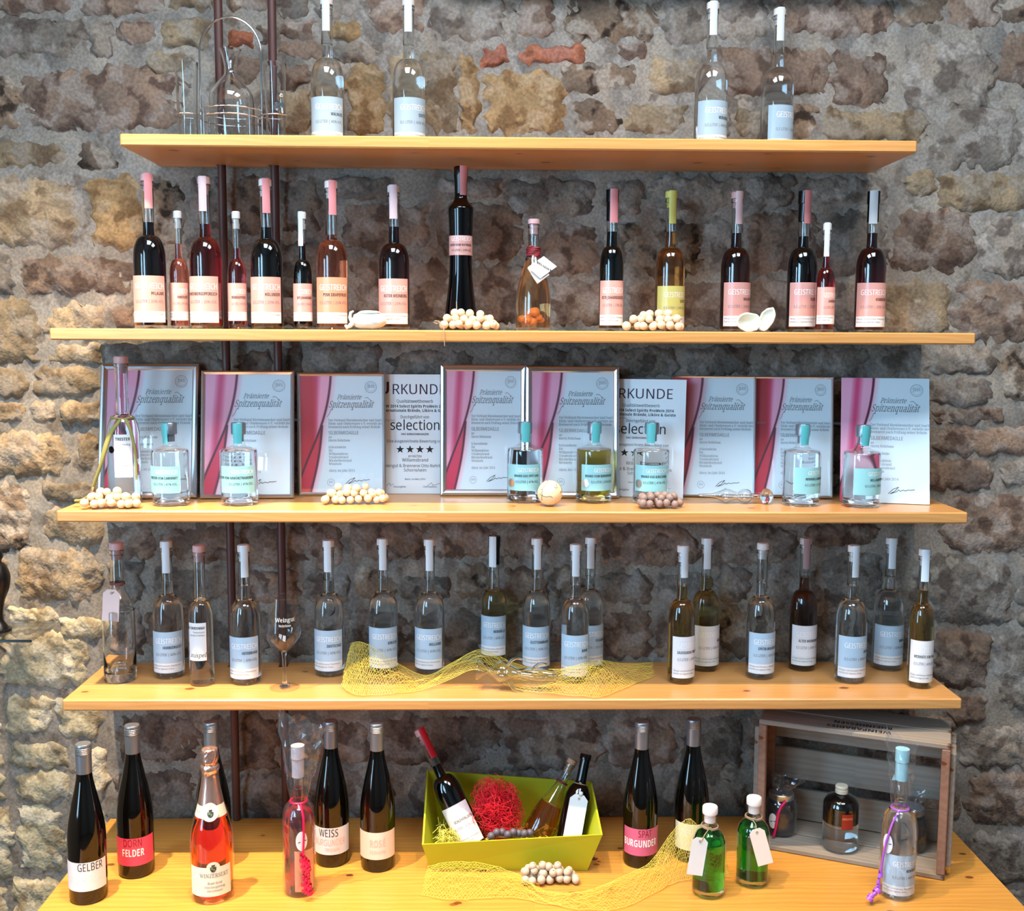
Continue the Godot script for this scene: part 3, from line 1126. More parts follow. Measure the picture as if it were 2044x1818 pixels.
func award(label: String, A: Vector3, B: Vector3, lean: float, h: float, kind: String, red: bool, rail := 0.013) -> Node3D:
	# a sheet leaning back from the line A-B on the shelf; kind: framed, bare or diploma
	var X := (B - A).normalized()
	var w := A.distance_to(B)
	var Yv := Vector3.UP.rotated(X, -lean)
	var Z := X.cross(Yv).normalized()
	var thick := 0.012 if kind == "framed" else 0.004
	var o := thing("award_sheet" if kind != "diploma" else "diploma", label, "certificate", (A + B) / 2 + Vector3.UP * (thick * sin(lean) + 0.0006), "award sheets leaning on the wall")
	o.basis = Basis(X, Yv, Z)
	var m := rail if kind == "framed" else 0.0
	if kind == "framed":
		for s in [0, 1, 2, 3]:
			part(o, "frame_rail", rail_mesh(w, h, rail, thick, s), M.silver)
	part(o, "backing_board", box(Vector3(w - m * 1.6, h - m * 1.6, thick * 0.5), at(0, h / 2, -thick * 0.7), 0.0), M.backing)
	var sw := w - m * 1.7
	var sh := h - m * 1.7
	var st := start()
	st.set_smooth_group(-1)
	var fz := -0.004 if kind == "framed" else -0.0012
	uvquad(st, [Vector3(-sw / 2, h / 2 - sh / 2, fz), Vector3(sw / 2, h / 2 - sh / 2, fz), Vector3(sw / 2, h / 2 + sh / 2, fz), Vector3(-sw / 2, h / 2 + sh / 2, fz)], [V(0, 1), V(1, 1), V(1, 0), V(0, 0)])
	var sheet := part(o, "printed_sheet", done(st), M.paper if kind == "diploma" else (M.red_sheet if red else M.sheet))
	var pl := flat_place(0.0)
	var y0 := h / 2 - sh / 2
	if kind == "diploma":
		diploma_print(sheet, sw, sh, y0, pl, fz + 0.0003)
	else:
		award_print(sheet, sw, sh, y0, pl, fz + 0.0003)
	if kind == "framed":
		part(o, "frame_glass", box(Vector3(sw, sh, 0.0015), at(0, h / 2, -0.0025), 0.0), M.frame_glass)
	return o


func rail_mesh(w: float, h: float, r: float, t: float, side: int) -> ArrayMesh:
	# a mitred, slightly rounded rail of the frame
	var st := start()
	var L := w if side < 2 else h
	var prof := [V(0.0, -t), V(0.0, -0.002), V(0.002, 0.0), V(r * 0.45, 0.0012), V(r - 0.003, -0.0005), V(r, -0.003), V(r, -t)]
	var xf := Transform3D.IDENTITY
	match side:
		0: xf = Transform3D(Basis.IDENTITY, Vector3(0, 0, 0))
		1: xf = Transform3D(Basis(Vector3.BACK, PI), Vector3(0, h, 0))
		2: xf = Transform3D(Basis(Vector3.BACK, -PI / 2), Vector3(-w / 2, h / 2, 0))
		3: xf = Transform3D(Basis(Vector3.BACK, PI / 2), Vector3(w / 2, h / 2, 0))
	for i in prof.size():
		var p: Vector2 = prof[i]
		var q: Vector2 = prof[(i + 1) % prof.size()]
		st.set_smooth_group(-1)
		quad(st, xf * Vector3(-L / 2 + p.x, p.x, p.y), xf * Vector3(L / 2 - p.x, p.x, p.y), xf * Vector3(L / 2 - q.x, q.x, q.y), xf * Vector3(-L / 2 + q.x, q.x, q.y))
	return done(st)


func ring_into(st: SurfaceTool, c: Vector2, r0: float, r1: float, place: Callable, seg := 28) -> void:
	for i in seg:
		var a := TAU * i / seg
		var b := TAU * (i + 1) / seg
		quad(st, place.call(c.x + cos(a) * r0, c.y + sin(a) * r0), place.call(c.x + cos(a) * r1, c.y + sin(a) * r1), place.call(c.x + cos(b) * r1, c.y + sin(b) * r1), place.call(c.x + cos(b) * r0, c.y + sin(b) * r0))


func stroke_into(st: SurfaceTool, pts: Array, wid: float, place: Callable) -> void:
	for i in pts.size() - 1:
		var a: Vector2 = pts[i]
		var b: Vector2 = pts[i + 1]
		var n := (b - a).normalized().orthogonal() * wid
		quad(st, place.call(a.x + n.x, a.y + n.y), place.call(a.x - n.x, a.y - n.y), place.call(b.x - n.x, b.y - n.y), place.call(b.x + n.x, b.y + n.y))


func award_print(sheet: Node3D, w: float, h: float, y0: float, pl: Callable, lift: float) -> void:
	var e := w / 0.19
	if not M.has("award_print"):
		var st := start()
		var X := func(u: float) -> float: return -0.095 + 0.19 * u
		write_into(st, "Prämierte", serif, 0.0150, X.call(0.44), 0.2155, 0.0, pl, 0.78, 0.32)
		write_into(st, "Spitzenqualität", serif, 0.0215, X.call(0.335), 0.1945, 0.0, pl, 0.66, 0.32)
		stroke_into(st, [V(-0.024, 0.196), V(-0.029, 0.184), V(-0.034, 0.178)], 0.0005, pl)
		stroke_into(st, [V(0.071, 0.214), V(0.060, 0.224), V(0.054, 0.222)], 0.0005, pl)
		M.award_title = done(st)
		st = start()
		var lines := ["Der Verband Rheinhessischer und Saarländischer", "Klein- und Obstbrenner e.V. verleiht der", "Brennerei nach Prüfung seiner Brände", "", "SILBERMEDAILLE", "an", "Herrn Nehrbass", "", "Schornsheim", "für", "Williamsbirne", "Traubenbrand", "Mirabellenbrand", "Weinhefe", "", "Alzey, im Jahr 2014"]
		for i in lines.size():
			if lines[i] != "":
				write_into(st, lines[i], serif if i != 4 else sans, 0.0074 if i != 4 else 0.0105, X.call(0.34), 0.166 - i * 0.0079, 0.0, pl, 0.88)
		ring_into(st, V(0.068, 0.248), 0.0128, 0.0136, pl)
		ring_into(st, V(0.068, 0.248), 0.0095, 0.0099, pl)
		write_into(st, "JHS", serif, 0.009, 0.068, 0.2445, 0.5, pl)
		ring_into(st, V(-0.026, 0.024), 0.0078, 0.0084, pl)
		write_into(st, "JHS", serif, 0.0055, -0.026, 0.0215, 0.5, pl)
		M.award_print = done(st)
		st = start()
		stroke_into(st, [V(0.008, 0.020), V(0.018, 0.030), V(0.030, 0.035), V(0.022, 0.026), V(0.012, 0.020), V(0.026, 0.025), V(0.030, 0.029), V(0.033, 0.026), V(0.040, 0.029), V(0.044, 0.027), V(0.050, 0.0295), V(0.056, 0.029), V(0.064, 0.0305)], 0.0006, pl)
		M.award_sign = done(st)
	for q in [["title_print", M.award_title, M.grey_ink], ["small_print", M.award_print, M.grey_ink], ["signature", M.award_sign, M.ink]]:
		var o := part(sheet, q[0], q[1], q[2])
		o.scale = Vector3(e, h / 0.275, 1)
		o.position = Vector3(0, y0, lift)


func diploma_print(sheet: Node3D, w: float, h: float, y0: float, pl: Callable, lift: float) -> void:
	if not M.has("diploma_title"):
		var st := start()
		write_into(st, "U", sans_bold, 0.042, -0.084, 0.238, 0.0, pl, 0.95)
		write_into(st, "RKUNDE", sans, 0.033, -0.053, 0.240, 0.0, pl, 1.05)
		M.diploma_title = done(st)
		st = start()
		var lines := [["Qualitätswettbewerb", 0.0105, 0.2245, sans], ["ISW 2014 Select Spirits ProWein 2014", 0.0098, 0.2125, sans_bold], ["Internationale Brände, Liköre & Geiste", 0.0098, 0.202, sans_bold], ["Durchgeführt von", 0.0098, 0.186, sans], ["selection", 0.034, 0.151, sans], ["DAS GENUSSMAGAZIN", 0.007, 0.145, sans_bold], ["Eine ausgezeichnete Bewertung von", 0.0094, 0.126, sans], ["erreichte", 0.009, 0.089, sans], ["Williamsbrand", 0.011, 0.078, sans], ["Weingut & Brennerei Otto Nehrbass", 0.0105, 0.064, sans], ["Schornsheim", 0.0105, 0.053, sans], ["Mainz, im März 2014", 0.006, 0.033, sans], ["Herausgeber                              Chefredaktion", 0.006, 0.014, sans]]
		for l in lines:
			write_into(st, l[0], l[3], l[1], 0.0, l[2], 0.5, pl, 0.9)
		for k in 4:
			var c := V(-0.036 + k * 0.024, 0.111)
			for i in 5:
				var a := PI / 2 + TAU * i / 5
				var p := c + V(cos(a), sin(a)) * 0.0105
				var l := c + V(cos(a + 0.63), sin(a + 0.63)) * 0.0042
				var r := c + V(cos(a - 0.63), sin(a - 0.63)) * 0.0042
				tri(st, pl.call(p.x, p.y), pl.call(l.x, l.y), pl.call(r.x, r.y))
				tri(st, pl.call(c.x, c.y), pl.call(r.x, r.y), pl.call(l.x, l.y))
		stroke_into(st, [V(-0.07, 0.02), V(-0.062, 0.027), V(-0.06, 0.02), V(-0.052, 0.025)], 0.0004, pl)
		stroke_into(st, [V(0.03, 0.02), V(0.04, 0.028), V(0.043, 0.021), V(0.06, 0.026), V(0.075, 0.024)], 0.0004, pl)
		M.diploma_text = done(st)
	for q in [["title_print", M.diploma_title, M.purple_ink], ["small_print", M.diploma_text, M.ink]]:
		var o := part(sheet, q[0], q[1], q[2])
		o.scale = Vector3(w / 0.21, h / 0.297, 1)
		o.position = Vector3(0, y0, lift)


func build_certificates() -> void:
	var y := Y3
	var P := func(x: float, z: float) -> Vector3: return Vector3(x, y, z)
	award("silver framed award sheet with pink ribbon print, leftmost, behind the raffia tied bottle", P.call(-1.022, 0.138), P.call(-0.799, 0.116), 0.25, 0.318, "framed", false, 0.015)
	award("silver framed award sheet second from the left, squat clear bottle before its lower left", P.call(-0.790, 0.124), P.call(-0.5755, 0.112), 0.17, 0.299, "framed", false, 0.009)
	award("silver framed award sheet with deep red ribbon print, left of the cut off diploma", P.call(-0.573, 0.066), P.call(-0.366, 0.054), 0.03, 0.292, "framed", true, 0.008)
	award("unframed white diploma, heading cut off by the framed sheet on its right", P.call(-0.402, 0.026), P.call(-0.194, 0.026), 0.0, 0.288, "diploma", false)
	award("framed award sheet directly right of the cut off diploma, wide rail on its left", P.call(-0.236, 0.062), P.call(-0.030, 0.060), 0.06, 0.312, "framed", false, 0.015)
	award("framed award sheet directly behind the golden squat bottle, wide rails on both sides", P.call(-0.034, 0.097), P.call(0.188, 0.099), 0.13, 0.311, "framed", false, 0.0145)
	award("unframed white diploma, left edge hidden by a framed sheet, squat bottle before it", P.call(0.134, 0.048), P.call(0.338, 0.104), 0.10, 0.281, "diploma", false)
	award("thin framed award sheet with red ribbon print behind the lying glass pourer", P.call(0.312, 0.068), P.call(0.512, 0.090), 0.15, 0.290, "framed", true, 0.005)
	award("thin framed award sheet second from the right, squat bottle before its lower right", P.call(0.510, 0.074), P.call(0.695, 0.102), 0.18, 0.291, "framed", true, 0.006)
	award("unframed award sheet at the right end, tilted and standing farthest forward", P.call(0.699, 0.140), P.call(0.891, 0.188), 0.32, 0.300, "bare", false)


# ---------------------------------------------------------------- top shelf

func build_top_shelf() -> void:
	var y := Y1
	var pale := colour("silver_paper", Color(0.62, 0.71, 0.77), 0.28)
	var g := "long necked clear spirit bottles on the topmost shelf"
	var rows := [[-0.486, 0.100, "clear long necked spirit bottle on the topmost shelf, next to the glass carafe set", "WALNUSS", -0.12], [-0.303, 0.100, "clear long necked spirit bottle on the topmost shelf, second from the left", "QUITTE", 0.05], [0.382, 0.100, "clear long necked spirit bottle on the topmost shelf, third from the left, label bluish", "MIRABELLE", 0.0], [0.544, 0.060, "clear long necked spirit bottle, rightmost on the topmost shelf, standing farther back", "HEFE", 0.25]]
	for r in rows:
		spirit("spirit_bottle", r[2], g, r[0], y, r[1], {"R": 0.0375, "h": 0.333, "liquid": M.clear_liquid, "fill": 0.232, "paper": pale, "product": r[3], "strip": M.white_paper, "strip_turn": 0.0, "turn": r[4] + 0.15, "l1": 0.112})
	# chrome wire carrier with a carafe in the middle and a tall glass on each side
	var s := thing("wire_carrier", "chrome wire carrier with an arched handle on the topmost shelf", "carrier", Vector3(-0.697, y, 0.125))
	var arch := []
	for i in 25:
		var a := PI * i / 24.0
		arch.append(Vector3(-cos(a) * 0.068, 0.205 + sin(a) * 0.078, 0))
	arch.push_front(Vector3(-0.068, 0.012, 0))
	arch.append(Vector3(0.068, 0.012, 0))
	part(s, "handle", tube(arch, 0.0022, 8), M.chrome)
	for h in [0.062, 0.078]:
		var loop := []
		for i in 40:
			var a := TAU * i / 40.0
			loop.append(Vector3(cos(a) * 0.068, h + 0.004 * sin(a), sin(a) * 0.056))
		part(s, "ring_rail", tube(loop, 0.0017, 6, true), M.chrome)
	for sx in [-1.0, 1.0]:
		var loop := []
		for i in 28:
			var a := TAU * i / 28.0
			loop.append(Vector3(sx * 0.098 + cos(a) * 0.031, 0.07, sin(a) * 0.031))
		part(s, "glass_holder", tube(loop, 0.0015, 6, true), M.chrome)
	for q in [[-0.05, 0.045], [0.05, 0.045], [-0.05, -0.045], [0.05, -0.045]]:
		part(s, "leg", tube([Vector3(q[0], 0.004, q[1]), Vector3(q[0], 0.078, q[1])], 0.0019, 6), M.chrome)
	part(s, "floor_wire", tube([Vector3(-0.05, 0.004, 0.045), Vector3(0.05, 0.004, 0.045), Vector3(0.05, 0.004, -0.045), Vector3(-0.05, 0.004, -0.045)], 0.0019, 6, true), M.chrome)
	var c := thing("glass_carafe", "clear glass carafe with a narrow waist standing in the wire carrier", "carafe", Vector3(-0.697, y + 0.0065, 0.125))
	var outer := smooth_profile([V(0.044, 0.003), V(0.050, 0.012), V(0.050, 0.085), V(0.045, 0.115), V(0.027, 0.138), V(0.0155, 0.152), V(0.014, 0.168), V(0.018, 0.19), V(0.024, 0.207)], 4)
	part(c, "body", lathe(walled([V(0, 0.001), V(0.040, 0.001)] + outer, 0.0020, 0.006), 40), M.solid_glass)
	part(c, "rim", tube(circle(0.024, 0.207, 28), 0.0016, 6, true), M.glass)
	for k in 2:
		var sx := -1.0 if k == 0 else 1.0
		var gl := thing("tall_glass", ["tall narrow drinking glass at the left side of the wire carrier", "tall narrow drinking glass with a small metal tap, right side of the wire carrier"][k], "glass", Vector3(-0.697 + sx * 0.098, y + 0.0006, 0.125), "tall glasses in the wire carrier")
		var rim := 0.184
		part(gl, "bowl", lathe(walled(smooth_profile([V(0, 0.0005), V(0.020, 0.0005), V(0.0225, 0.006), V(0.0215, 0.05), V(0.0225, 0.10), V(0.0255, rim)], 4), 0.0016, 0.012), 36), M.solid_glass)
		part(gl, "rim", tube(circle(0.0255, rim, 28), 0.0012, 6, true), M.glass)
		if k == 1:
			var st := start()
			tube_into(st, [Vector3(0, 0.086, 0.020), Vector3(0, 0.086, 0.050)], 0.0055, 12)
			tube_into(st, [Vector3(0, 0.086, 0.026), Vector3(0, 0.086, 0.031)], 0.0115, 16)
			tube_into(st, [Vector3(0, 0.086, 0.042), Vector3(0, 0.068, 0.044)], 0.0042, 10)
			tube_into(st, [Vector3(0, 0.09, 0.042), Vector3(0, 0.107, 0.042)], 0.0032, 10)
			ball(0.006, Vector3(0, 0.108, 0.042), st)
			var tap := part(gl, "tap", done(st), M.chrome)
			tap.rotation.y = 0.5


func circle(r: float, y: float, n: int) -> Array:
	var out := []
	for i in n:
		out.append(Vector3(cos(TAU * i / n) * r, y, sin(TAU * i / n) * r))
	return out


# ---------------------------------------------------------------- second shelf: liqueurs

func build_liqueur_shelf() -> void:
	var y := Y2
	var pink := colour("pink_paper", Color(0.82, 0.60, 0.56), 0.3)
	var yellow := colour("yellow_paper", Color(0.80, 0.75, 0.42), 0.3)
	var pink_strip := colour("pink_strip", Color(0.90, 0.56, 0.56), 0.45)
	var pale_strip := colour("pale_pink_strip", Color(0.93, 0.79, 0.79), 0.45)
	var yellow_strip := colour("yellow_strip", Color(0.86, 0.82, 0.42), 0.45)
	var violet := liquid(Color(0.10, 0.012, 0.075))
	var red := liquid(Color(0.60, 0.085, 0.10))
	var rose := liquid(Color(0.93, 0.58, 0.52))
	var pinkred := liquid(Color(0.88, 0.44, 0.47))
	var black := liquid(Color(0.02, 0.012, 0.03))
	var salmon := liquid(Color(0.96, 0.60, 0.44))
	var plum := liquid(Color(0.30, 0.03, 0.08))
	var amber := liquid(Color(0.84, 0.60, 0.30))
	var brown := liquid(Color(0.32, 0.09, 0.05))
	var cherry := liquid(Color(0.75, 0.05, 0.14))
	var g := "tall liqueur bottles with pink labels on the second shelf"
	var m := "0,5 LITER | 20% VOL."
	spirit("liqueur_bottle", "tall bottle of dark violet liqueur, leftmost on the second shelf", g, -0.858, y, 0.225, {"h": 0.331, "liquid": violet, "fill": 0.228, "paper": pink, "product": "PFLAUME", "measure": m, "strip": pink_strip, "strip_turn": 0.45, "cap": M.rose_plastic, "turn": 0.1})
	spirit("liqueur_bottle", "tall bottle of red liqueur standing in front of the left metal rod", g, -0.739, y, 0.215, {"h": 0.327, "liquid": red, "fill": 0.226, "paper": pink, "product": "ROTER WEINBERGSPFIRSICH", "measure": m, "strip": pale_strip, "strip_turn": -0.05, "cap": M.rose_plastic, "turn": -0.15})
	spirit("liqueur_bottle", "tall bottle of nearly black liqueur in front of the right metal rod", g, -0.609, y, 0.205, {"h": 0.325, "liquid": black, "fill": 0.221, "paper": pink, "product": "HOLUNDER", "measure": m, "strip": pink_strip, "strip_turn": 0.35, "turn": 0.0})
	spirit("liqueur_bottle", "tall bottle of clear orange pink liqueur right of a small black bottle", g, -0.466, y, 0.205, {"h": 0.322, "liquid": salmon, "fill": 0.206, "paper": colour("salmon_paper", Color(0.84, 0.57, 0.45), 0.3), "product": "PINK GRAPEFRUIT", "measure": m, "strip": pink_strip, "strip_turn": 0.4, "turn": 0.1})
	spirit("liqueur_bottle", "tall bottle of dark purple red liqueur behind the closed white seed pod", g, -0.333, y, 0.165, {"h": 0.319, "liquid": plum, "fill": 0.228, "paper": pink, "product": "ROTER WEINBERG", "measure": m, "strip": pale_strip, "strip_turn": 0.0, "turn": -0.1})
	spirit("liqueur_bottle", "slim bottle of black liqueur with black neck foil, left of the amber bottle", g, 0.156, y, 0.15, {"R": 0.0278, "h": 0.315, "liquid": black, "fill": 0.222, "paper": pink, "product": "ROTE JOHANNISBEERE", "measure": m, "strip": pink_strip, "strip_turn": 0.2, "sleeve": M.black_foil, "turn": 0.0})
	spirit("liqueur_bottle", "tall bottle of amber liqueur with a yellow label and yellow neck strip", g, 0.297, y, 0.10, {"R": 0.0345, "h": 0.320, "liquid": amber, "fill": 0.228, "paper": yellow, "product": "QUITTE", "measure": m, "strip": yellow_strip, "strip_turn": 0.15, "cap": yellow_strip, "turn": 0.1, "l1": 0.104})
	spirit("liqueur_bottle", "tall bottle of dark brown red liqueur behind the open white seed pod", g, 0.449, y, 0.10, {"R": 0.0345, "h": 0.320, "liquid": brown, "fill": 0.226, "paper": pink, "product": "WALNUSS", "measure": m, "strip": pale_strip, "strip_turn": 0.2, "cap": M.rose_plastic, "turn": 0.15})
	spirit("liqueur_bottle", "tall black liqueur bottle with black foil, touching the small cherry red bottle", g, 0.600, y, 0.115, {"R": 0.0345, "h": 0.320, "liquid": black, "fill": 0.218, "paper": pink, "product": "SCHLEHE", "measure": m, "strip": pink_strip, "strip_turn": 0.35, "sleeve": M.black_foil, "turn": 0.05})
	spirit("liqueur_bottle", "tall dark purple liqueur bottle at the right end of the second shelf", g, 0.757, y, 0.12, {"R": 0.0345, "h": 0.320, "liquid": plum, "fill": 0.226, "paper": pink, "product": "HIMBEERE", "measure": m, "strip": M.white_paper, "strip_turn": -0.3, "sleeve": M.black_foil, "turn": -0.12})
	var gs := "small liqueur bottles on the second shelf"
	var ms := "0,2 LITER | 20% VOL."
	var small := {"R": 0.0212, "h": 0.256, "rn": 0.0079, "l0": 0.018, "l1": 0.100, "arc": 2.5}
	for q in [[-0.802, 0.20, rose, 0.185, "small bottle of pale salmon liqueur with white cap, second from the left on its shelf", "HIMBEERGEIST", {}], [-0.675, 0.20, pinkred, 0.176, "small bottle of pink liqueur with white cap, between the red and the nearly black bottle", "WEINBERGSPFIRSICH", {}], [-0.531, 0.20, black, 0.188, "small slim bottle of black liqueur with a white strip down its neck", "ROTE JOHANNISBEERE", {"strip": M.white_paper, "strip_turn": -0.3}], [0.633, 0.185, cherry, 0.188, "small bottle of cherry red liqueur touching the tall black bottle beside it", "SAUERKIRSCHE", {"strip": M.white_paper, "strip_turn": -0.3}]]:
		var d := small.duplicate()
		d.merge({"liquid": q[2], "fill": q[3], "paper": pink, "product": q[5], "measure": ms})
		d.merge(q[6])
		if q[0] > 0:
			d.h = 0.242
		spirit("small_liqueur_bottle", q[4], gs, q[0], y, q[1], d)
	waisted_bottle(y)
	raspberry_decanter(y)
	# dried seed pods, whitewashed
	closed_pod(Vector3(-0.388, y, 0.258))
	open_pod(Vector3(0.455, y, 0.252))
	bead_bunch(Vector3(-0.165, y, 0.252), 0.118, 0.034, M.bead, 3, 0.05, 38, "bunch of cream wooden beads lying before the tall black waisted bottle", "wooden bead bunches", true)
	bead_bunch(Vector3(0.234, y, 0.248), 0.122, 0.030, M.bead, 8, PI - 0.05, 40, "bunch of cream wooden beads lying before the amber liqueur bottle", "wooden bead bunches", false)


func waisted_bottle(y: float) -> void:
	var b := thing("liqueur_bottle", "very tall black waisted bottle with flared foot, narrow pink label at half height", "bottle", Vector3(-0.184, y + 0.0004, 0.165))
	var prof := smooth_profile([V(0.0385, 0.006), V(0.0352, 0.04), V(0.0295, 0.085), V(0.0258, 0.125), V(0.0248, 0.165), V(0.0256, 0.205), V(0.0272, 0.250), V(0.0283, 0.268)], 4)
	prof = [V(0, 0.003), V(0.034, 0), V(0.0375, 0.001)] + prof + [V(0.0275, 0.2725), V(0.021, 0.279), V(0.0152, 0.288), V(0.0135, 0.298), V(0.0128, 0.33), V(0.0, 0.33)]
	part(b, "glass", lathe(prof, 48), plain(Color(0.010, 0.008, 0.012), 0.05))
	part(b, "neck_foil", lathe([V(0.0135, 0.302), V(0.0142, 0.33), V(0.0158, 0.340), V(0.0158, 0.359), V(0.014, 0.361), V(0, 0.361)], 28), M.black_foil)
	part(b, "seal_strip", lathe([V(0.0142, 0.298), V(0.0148, 0.33), V(0.0163, 0.34), V(0.0163, 0.3613), V(0.001, 0.3615)], 10, -0.1, 1.15), M.pink_strip)
	var l := wrap_label(b, 0.0262, 0.166, 0.209, 0.0, 2.9, colour("pink_paper", Color.WHITE))
	print_on(l, [["GEISTREICH", sans, 0.0125, 0.029, 0.194, 1.0, 0.8]], round_place(0.0266, 0.0), M.pale_ink, "pale_lettering")
	print_on(l, [["LIKÖR VOM ROTWEIN", sans_bold, 0.007, 0.028, 0.184, 1.0, 0.8], ["0,5 LITER | 20% VOL.", sans, 0.006, 0.028, 0.173, 1.0, 0.9]], round_place(0.0266, 0.0), M.ink)


func raspberry_decanter(y: float) -> void:
	var b := thing("liqueur_decanter", "conical bottle of pale orange liqueur with fruit, maroon neck wrap and white tag", "bottle", Vector3(-0.022, y + 0.0004, 0.19))
	var prof := [V(0, 0.006), V(0.034, 0.0), V(0.0375, 0.002), V(0.0395, 0.010)] + smooth_profile([V(0.0395, 0.06), V(0.0375, 0.085), V(0.031, 0.115), V(0.021, 0.148), V(0.0135, 0.172), V(0.0118, 0.19), V(0.0115, 0.225)], 4) + [V(0.0128, 0.226), V(0.0128, 0.233), V(0.0115, 0.234)]
	part(b, "glass", lathe(cut_profile(prof, 0.0, 0.155), 44), M.glass)
	part(b, "neck", lathe(neck_shell(prof, 0.0018, 0.1553), 28), M.solid_glass)
	part(b, "liquid", lathe(fill_of(prof, 0.0016, 0.007, 0.155), 44), liquid(Color(0.95, 0.80, 0.60)))
	stopper(b, 0.234, 0.0112, M.rose_plastic, 0.011)
	var wrap := []
	for i in 85:
		var a := TAU * i / 14.0
		wrap.append(Vector3(sin(a) * (0.0145 + 0.001 * sin(i * 1.7)), 0.163 + 0.0036 * i / 14.0 * 1.0, cos(a) * (0.0145 + 0.001 * sin(i * 1.7))))
	part(b, "neck_wrap", tube(wrap, 0.0022, 6), colour("maroon", Color(0.42, 0.05, 0.12), 0.6))
	# a square card folded over, hanging by one corner
	var st := start()
	st.set_smooth_group(-1)
	var card := slab([Vector3(-0.018, -0.024, 0), Vector3(0.010, -0.0475, 0.002), Vector3(0.046, -0.022, 0), Vector3(0.017, 0.0, 0)], 0.0006, Vector3.BACK)
	var t := part(b, "hang_tag", card, M.white_paper)
	t.position = Vector3(0.004, 0.162, 0.034)
	var back := slab([Vector3(-0.018, -0.026, -0.006), Vector3(0.003, -0.060, -0.003), Vector3(0.030, -0.040, -0.003), Vector3(0.010, -0.008, -0.004)], 0.0006, Vector3.BACK)
	part(t, "tag_back", back, M.tag_paper)
	print_on(t, [["BRENNEREI", sans_bold, 0.008, 0.002, -0.016, 0.0, 0.9]], func(x: float, yy: float) -> Vector3: return Vector3(x + 0.0, yy - x * 0.62, 0.0012), M.ink)
	st = start()
	var rng := RandomNumberGenerator.new()
	rng.seed = 12
	for i in 15:
		var a := rng.randf() * TAU
		var r := sqrt(rng.randf()) * 0.022
		ball(rng.randf_range(0.007, 0.010), Vector3(cos(a) * r, 0.017 + rng.randf() * 0.030, sin(a) * r), st, 12, 8)
	part(b, "fruit", done(st), colour("fruit", Color(0.86, 0.60, 0.40), 0.5))


func closed_pod(p: Vector3) -> void:
	var o := thing("seed_pod", "closed whitewashed seed pod with a curled stalk, lying on the second shelf", "seed pod", p, "whitewashed seed pods")
	var st := start()
	st.set_smooth_group(0)
	blob(st, Vector3(0.008, 0.0205, 0), Vector3(0.037, 0.0205, 0.024), 0.16, 5)
	part(o, "shell", done(st), M.pod)
	st = start()
	blob(st, Vector3(0.010, 0.037, 0.004), Vector3(0.024, 0.0045, 0.017), 0.12, 9)
	part(o, "lid", done(st), M.pod)
	part(o, "stalk", tube([Vector3(-0.022, 0.018, 0.006), Vector3(-0.032, 0.008, 0.012), Vector3(-0.038, 0.0045, 0.014), Vector3(-0.041, 0.010, 0.013)], 0.006, 8, false, 0.003), M.pod)
	part(o, "leaf", tube([Vector3(-0.028, 0.016, 0.0), Vector3(-0.033, 0.027, 0.0), Vector3(-0.031, 0.037, 0.002), Vector3(-0.025, 0.040, 0.004)], 0.0045, 8, false, 0.002), M.pod)


func blob(st: SurfaceTool, c: Vector3, r: Vector3, rough: float, seed_: int) -> void:
	var nu := 28
	var nv := 16
	var p := []
	for j in nv + 1:
		for i in nu:
			var a := TAU * i / nu
			var b := -PI / 2 + PI * j / nv
			var d := Vector3(cos(b) * cos(a), sin(b), cos(b) * sin(a))
			var k := 1.0 + rough * relief.get_noise_3d(d.x * 1.4 + seed_ * 3.1, d.y * 1.4, d.z * 1.4)
			var q := c + d * r * k
			p.append(Vector3(q.x, maxf(q.y, 0.0008), q.z))
	for j in nv:
		for i in nu:
			var i2 := (i + 1) % nu
			quad(st, p[j * nu + i], p[(j + 1) * nu + i], p[(j + 1) * nu + i2], p[j * nu + i2])


func half_shell(r: Vector3, thick: float, seed_: int) -> ArrayMesh:
	# an open bowl-like half shell with a thick rim; opens towards +z
	var st := start()
	st.set_smooth_group(0)
	var nu := 32
	var nv := 10
	var rim := []
	for side in 2:
		var rr := r if side == 0 else r - Vector3.ONE * thick
		var p := []
		for j in nv + 1:
			for i in nu:
				var a := TAU * i / nu
				var b := PI / 2 * j / nv
				var k := 1.0 + 0.10 * relief.get_noise_2d(cos(a) * 1.5 + seed_, sin(a) * 1.5 + b)
				p.append(Vector3(cos(a) * sin(b) * rr.x * k, sin(a) * sin(b) * rr.y * k, -cos(b) * rr.z))
		for j in nv:
			for i in nu:
				var i2 := (i + 1) % nu
				var q := [p[j * nu + i], p[(j + 1) * nu + i], p[(j + 1) * nu + i2], p[j * nu + i2]]
				if side == 1:
					q.reverse()
				quad(st, q[3], q[2], q[1], q[0])
		if side == 0:
			rim = p.slice(nv * nu)
		else:
			for i in nu:
				var i2 := (i + 1) % nu
				quad(st, rim[i], rim[i2], p[nv * nu + i2], p[nv * nu + i])
	return done(st)


func open_pod(p: Vector3) -> void:
	var o := thing("seed_pod", "whitewashed seed pod split open into two hollow halves, before the brown red bottle", "seed pod", p, "whitewashed seed pods")
	var a := part(o, "half_shell", half_shell(Vector3(0.028, 0.0215, 0.022), 0.0045, 2), M.pod)
	a.position = Vector3(-0.008, 0.0215, 0.002)
	a.rotation = Vector3(-0.25, 0.1, 0.05)
	var b := part(o, "half_shell", half_shell(Vector3(0.017, 0.028, 0.014), 0.004, 6), M.pod)
	b.position = Vector3(0.030, 0.0275, 0.0)
	b.rotation = Vector3(-0.1, -0.7, -0.5)


